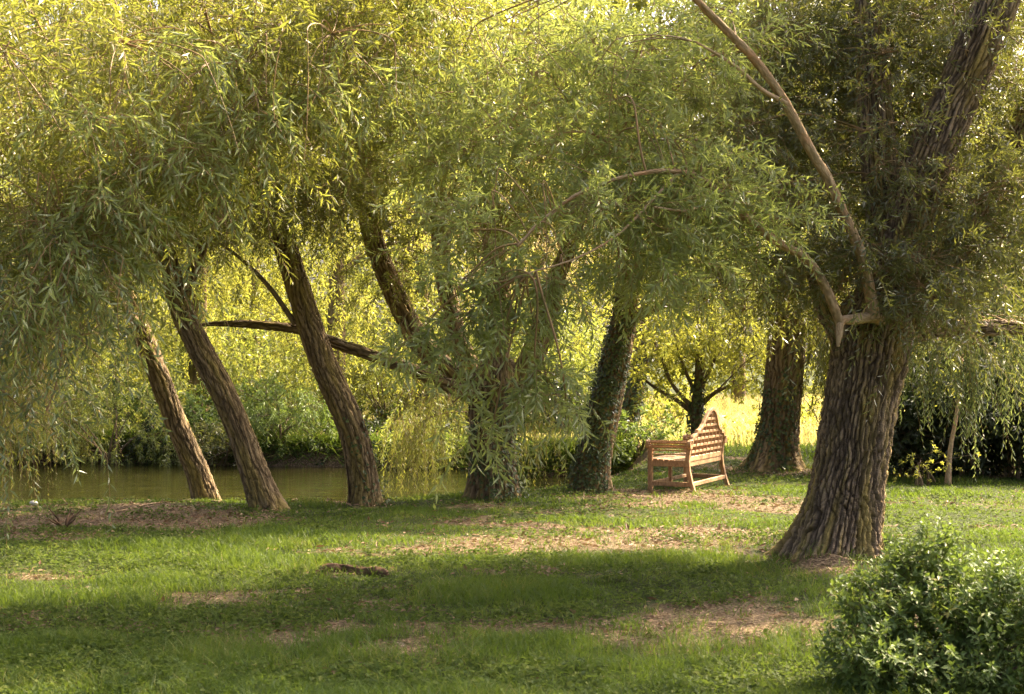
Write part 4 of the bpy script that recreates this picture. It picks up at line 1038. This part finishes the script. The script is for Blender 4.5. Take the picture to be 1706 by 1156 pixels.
# ------------------------------------------------------------------ foreground bush
c0 = np.array([X_(1590, 7.1), 7.1, 0.])
root = empty('laurel_bush', (c0[0], c0[1], ground_at(c0[0], c0[1])), "glossy green leafy bush in the bottom right corner", "bush")
sm = MB(); ns = 26
b = np.array([c0[0], c0[1], -.05]) + RNG.normal(size=(ns, 3)) * [.12, .1, 0]
lobes_ = [blobp(1545, 930, 7.3, .16, .2, .13, 0), blobp(1470, 1010, 7.2, .2, .25, .14, 0), blobp(1600, 1010, 7.2, .3, .3, .18, 0), blobp(1690, 1000, 7.1, .25, .3, .16, 0), blobp(1450, 1090, 7.0, .2, .3, .17, 0), blobp(1600, 1100, 7.0, .35, .35, .22, 0), blobp(1760, 1060, 7.0, .35, .35, .3, 0), blobp(1520, 1150, 6.9, .3, .3, .18, 0), blobp(1700, 1160, 6.9, .35, .35, .2, 0)]
e = np.array([lobes_[i % len(lobes_)][0] + ball(1, .5)[0] * .15 for i in range(ns)])
thin(sm, b, b + [0, 0, .2], e * .6 + b * .4, e, np.full(ns, .012), np.full(ns, .004), 0, 8, 5); sm.build('stem', [M['bark_small']], root)
mb = MB(); cnt = [150, 180, 270, 210, 190, 300, 240, 240, 240]
for (cc_, R_, _), n_ in zip(lobes_, cnt):
    C = cc_ + ball(n_, .33) * np.array(R_) * (1.1 + .35 * RNG.random((n_, 1)) ** 3)
    D = norm((C - cc_) / np.array(R_) + RNG.normal(size=(n_, 3)) * .4 + [0, 0, .7])
    sprays(mb, C - D * .06, D, RNG.uniform(.09, .22, n_), np.zeros(n_), 11, .05, .021, 0, ang=(.6, 1.25), tr=.0018, curl=.1, up=1.2)
mb.build('foliage', [M['leaf_laurel'], M['twig_dark']], root)

# ------------------------------------------------------------------ grass
def scatter(n, ylo, yhi, power=1.0, margin=1.15):
    """random ground points in the wedge the view covers and a good step beyond"""
    y = ylo + (yhi - ylo) * RNG.random(n) ** power
    x = (RNG.random(n) * 2 - 1) * (y * .36 * margin + 1.2)
    return x, y


def blades(mb, x, y, h, w, lean=.45, mat=0, sr=None, bend=.35):
    n = len(x); z = height(x, y)
    ok = z > WATER_Z + .03
    x, y, z, h, w = x[ok], y[ok], z[ok], h[ok], w[ok]; n = len(x)
    if sr is not None: sr = sr[ok]
    th = RNG.uniform(0, 2 * np.pi, n); s = np.stack([np.cos(th), np.sin(th), 0 * th], 1)
    dl = RNG.normal(size=(n, 3)) * lean; dl[:, 2] = 1; dl = norm(dl)
    b = np.stack([x, y, z - .005], 1)
    k = norm(RNG.normal(size=(n, 3)) * [1, 1, 0] + [0, 0, -.3]) * bend
    m1 = b + dl * (h * .5)[:, None]; t = b + (dl + k) * h[:, None]
    W2 = (w * .5)[:, None]
    V = np.stack([b - s * W2, b + s * W2, m1 + s * W2 * .8, m1 - s * W2 * .8, t + s * W2 * .12, t - s * W2 * .12], 1).reshape(-1, 3)
    i = np.arange(n)[:, None] * 6
    F = np.stack([i + [0, 1, 2, 3], i + [3, 2, 4, 5]], 1).reshape(-1, 4)
    lr = RNG.random(n)
    sr = RNG.random(n) if sr is None else sr
    mb.add(V, F, mat, False, leafrand=np.repeat(lr, 6), sprayrand=np.repeat(sr, 6))


mb = MB()
for n_, y0, y1, hh, ww in [(120000, 5.8, 8.6, .075, .0045), (130000, 8.4, 12, .065, .006), (150000, 11.8, 17, .055, .0085), (110000, 16.8, 24, .055, .011), (60000, 23.5, 33, .09, .018)]:
    x, y = scatter(n_, y0, y1, 1.0)
    bb = bareness(x, y); pn = fbm(x * 1.7, y * 2.2, oct=3, seed=55)
    keep = RNG.random(n_) > np.clip(bb * 1.5 * (.45 + 1.1 * fbm(x * 5, y * 5, oct=2, seed=71)) - .1, 0, .97)
    tall = .45 + 1.1 * ss(.35, .7, fbm(x * .8, y * 1.2, oct=3, seed=60))
    sd_ = pond_sd(x, y); keep &= ~((sd_ < .35) & (y > 23.6) & (RNG.random(n_) < .9)) & (sd_ > -.25)
    x, y, tall, pn, bb = x[keep], y[keep], tall[keep], pn[keep], bb[keep]
    h = 1.1 * hh * tall * (1 - .6 * ss(.45, .65, fbm(x * .9 + 40, y * 1.1, oct=3, seed=91))) * RNG.uniform(.45, 1.35, len(x)); w = ww * RNG.uniform(.7, 1.25, len(x))
    dry = np.clip(.12 + 1.7 * (pn - .38) + .5 * bb + RNG.normal(size=len(x)) * .12, 0, 1)
    blades(mb, x, y, h, w, sr=dry)
# longer tufts
x, y = scatter(1500, 5.9, 13, 1.5); x = np.repeat(x, 14) + RNG.normal(size=1500 * 14) * .03; y = np.repeat(y, 14) + RNG.normal(size=1500 * 14) * .03
kk = np.repeat(RNG.random(1500) < .6, 14); x, y = x[kk], y[kk]
blades(mb, x, y, RNG.uniform(.08, .19, len(x)), np.full(len(x), .005), lean=.4, bend=.6)
tag(mb.build('grass', [M['blade']]), "short green lawn grass under the willows", "grass", kind='stuff')

mb = MB()   # grass fringe on the far bank and tall meadow
n_ = 60000; x = RNG.uniform(-11, 18, n_); y = RNG.uniform(25.2, 48, n_); ok = (pond_sd(x, y) > .25); x, y = x[ok], y[ok]
ok = (y > 27.5) | (x > 2.6) | (RNG.random(len(x)) < .35); x, y = x[ok], y[ok]
tallm = np.where(x > 2.2, 1.0, .45)
blades(mb, x, y, RNG.uniform(.15, .6, len(x)) * tallm, RNG.uniform(.012, .03, len(x)), lean=.25, sr=np.clip(fbm(x * .5, y * .5, oct=3, seed=8) * 1.4 - .2, 0, 1))
tag(mb.build('meadow_grass', [M['blade_dry']]), "tall dry sunlit grass in the meadow beyond the bench", "grass", kind='stuff')

mb = MB()   # bank grass hanging over the eroded edge
n_ = 26000; t = RNG.random(n_) * 9; i = t.astype(int); a = POND[10 + i % 9]; q_ = POND[11 + i % 9 - 0 * i] if False else POND[np.minimum(11 + i, len(POND) - 1)]
a = POND[np.minimum(10 + i, len(POND) - 1)]; f = (t - i)[:, None]; p = a * (1 - f) + q_ * f
ok = (p[:, 0] > -12); p = p[ok]; p = p + RNG.normal(size=p.shape) * [.12, .16] + [0, .42]
z = height(p[:, 0], p[:, 1]); C = np.stack([p[:, 0], p[:, 1], z + .02], 1)
D = norm(np.stack([RNG.normal(size=len(p)) * .5, -np.abs(RNG.normal(size=len(p))) * .6 - .2, RNG.uniform(.0, .7, len(p))], 1))
ln = RNG.uniform(.12, .5, len(p)); nr = norm(RNG.normal(size=C.shape))
leaf_quads(mb, C, norm(D + [0, 0, -.3]), nr, ln, np.full(len(p), .018), RNG.random(len(p)), RNG.random(len(p)), 0, .3, wpos=.3)
tag(mb.build('bank_grass', [M['blade']]), "long grass hanging over the eroded far bank of the pond", "grass", kind='stuff')

mb = MB()   # weeds: small round-leaved rosettes
for n_, y0, y1, s_ in [(9000, 5.8, 9.5, .03), (6500, 9.5, 15, .032), (4000, 15, 24, .038)]:
    x, y = scatter(n_, y0, y1); d = fbm(x * .9 + 40, y * 1.1, oct=3, seed=91); k = RNG.random(n_) < ss(.42, .62, d); x, y = x[k], y[k]
    m_ = 9; X9 = np.repeat(x, m_) + RNG.normal(size=len(x) * m_) * .045; Y9 = np.repeat(y, m_) + RNG.normal(size=len(x) * m_) * .045
    z = height(X9, Y9); ok = z > WATER_Z + .05; X9, Y9, z = X9[ok], Y9[ok], z[ok]
    C = np.stack([X9, Y9, z + RNG.uniform(.01, .055, len(z))], 1); D = norm(RNG.normal(size=C.shape) * [1, 1, .35])
    ln = s_ * RNG.uniform(.6, 1.5, len(z)); leaf_quads(mb, C, D, norm(RNG.normal(size=C.shape) * .4 + [0, 0, 1]), ln, ln * .7, RNG.random(len(z)), RNG.random(len(z)), 0, .15)
tag(mb.build('weeds', [M['weed']]), "low round-leaved weeds and clover growing through the lawn", "weeds", kind='stuff')

mb = MB()   # fallen leaves, mostly on bare ground
x, y = scatter(60000, 5.8, 24); bb = bareness(x, y); k = RNG.random(len(x)) < np.clip(bb * 1.1, .02, .9); x, y = x[k], y[k]; z = height(x, y)
ok = z > WATER_Z + .03; x, y, z = x[ok], y[ok], z[ok]
C = np.stack([x, y, z + RNG.uniform(.004, .02, len(x))], 1); D = norm(RNG.normal(size=C.shape) * [1, 1, .25]); ln = RNG.uniform(.02, .075, len(x)) * (1 + (y > 12) * .3)
leaf_quads(mb, C, D, norm(RNG.normal(size=C.shape) * .35 + [0, 0, 1]), ln, ln * RNG.uniform(.18, .5, len(x)), RNG.random(len(x)), RNG.random(len(x)), 0, .1)
tag(mb.build('fallen_leaves', [M['litter']]), "dry brown fallen willow leaves scattered on the bare soil", "fallen leaves", kind='stuff')

# ------------------------------------------------------------------ small things on the ground
def ground_tube(name, label, cat, pxs, rad, matn, amp=.01, seg=20, step=.02, lift=.5, seed=0, ys=None):
    pts = []
    for (px, py), r_ in zip(pxs, rad):
        x, y = gpt(px, py); pts.append((x, y, ground_at(x, y) + r_ * lift))
    mb = MB(); c_, r_ = tube(mb, np.array(pts), np.array(rad), seg, step, amp, 0, 0, seed, fscale=22)
    ring0 = None
    o = mb.build(name, [M[matn]]); tag(o, label, cat); return o


ground_tube('rotten_log', "short rotten brown log lying in the grass", "log", [(534, 944), (552, 947), (575, 946), (605, 950), (628, 953), (645, 957)], [.02, .045, .038, .036, .042, .025], 'rotten', .022, lift=.4, seed=5)
def stone(name, label, px, py, r_, matn='stone', seed=0):
    x, y = gpt(px, py); z = ground_at(x, y); nu, nv = 16, 10
    u = np.linspace(0, 2 * np.pi, nu, endpoint=False); v = np.linspace(.02, np.pi - .02, nv); U, Vv = np.meshgrid(u, v)
    d = np.stack([np.cos(U) * np.sin(Vv), np.sin(U) * np.sin(Vv), np.cos(Vv)], -1).reshape(-1, 3)
    rr = r_ * (.75 + .5 * fbm(d[:, 0] * 1.7 + seed, d[:, 1] * 1.7, d[:, 2] * 1.7, 3, seed))
    V = d * rr[:, None] * [1.2, 1, .75] + [x, y, z + r_ * .45]
    ii_ = (np.arange(nv - 1)[:, None] * nu); j = np.arange(nu); F = np.stack([ii_ + j, ii_ + (j + 1) % nu, ii_ + nu + (j + 1) % nu, ii_ + nu + j], -1).reshape(-1, 4)
    mb = MB(); mb.add(V, F); o = mb.build(name, [M[matn]]); tag(o, label, 'stone')


stone('stone', "small white stone at the left end of the dark soil patch", 57, 846, .042, seed=2)
ground_tube('fallen_branch', "thin bare fallen branch at the foot of the leftmost leaning willow", "branch", [(280, 822), (300, 832), (330, 834), (355, 842), (370, 838)], [.008, .012, .014, .012, .006], 'bark_small', 0, 8, .05, 1.5)
ground_tube('fallen_branch', "long straw-coloured stick lying across the dark soil patch", "branch", [(170, 862), (210, 858), (250, 852), (290, 846)], [.006, .008, .008, .005], 'bark_pale', 0, 8, .05, 1.5)
root_x, root_y = gpt(108, 880)
o = empty('root_stub', (root_x, root_y, ground_at(root_x, root_y)), "gnarled cluster of dark dead stems rising from the soil patch at the left", "dead stems")
mb = MB()
for k in range(7):
    a = RNG.uniform(0, 6.28); h = RNG.uniform(.08, .24); d_ = np.array([math.cos(a), math.sin(a), 0.])
    b0 = np.array([root_x, root_y, ground_at(root_x, root_y) - .03]) + d_ * .03
    tube(mb, np.array([b0, b0 + d_ * .03 + [0, 0, h * .5], b0 + d_ * .1 + [0, 0, h * .8], b0 + d_ * .14 + [0, 0, h]]), np.array([.016, .012, .008, .004]), 7, .02)
mb.build('stem', [M['rotten']], o)
print("verts", sum(len(o.data.vertices) for o in S.objects if o.type == 'MESH'))
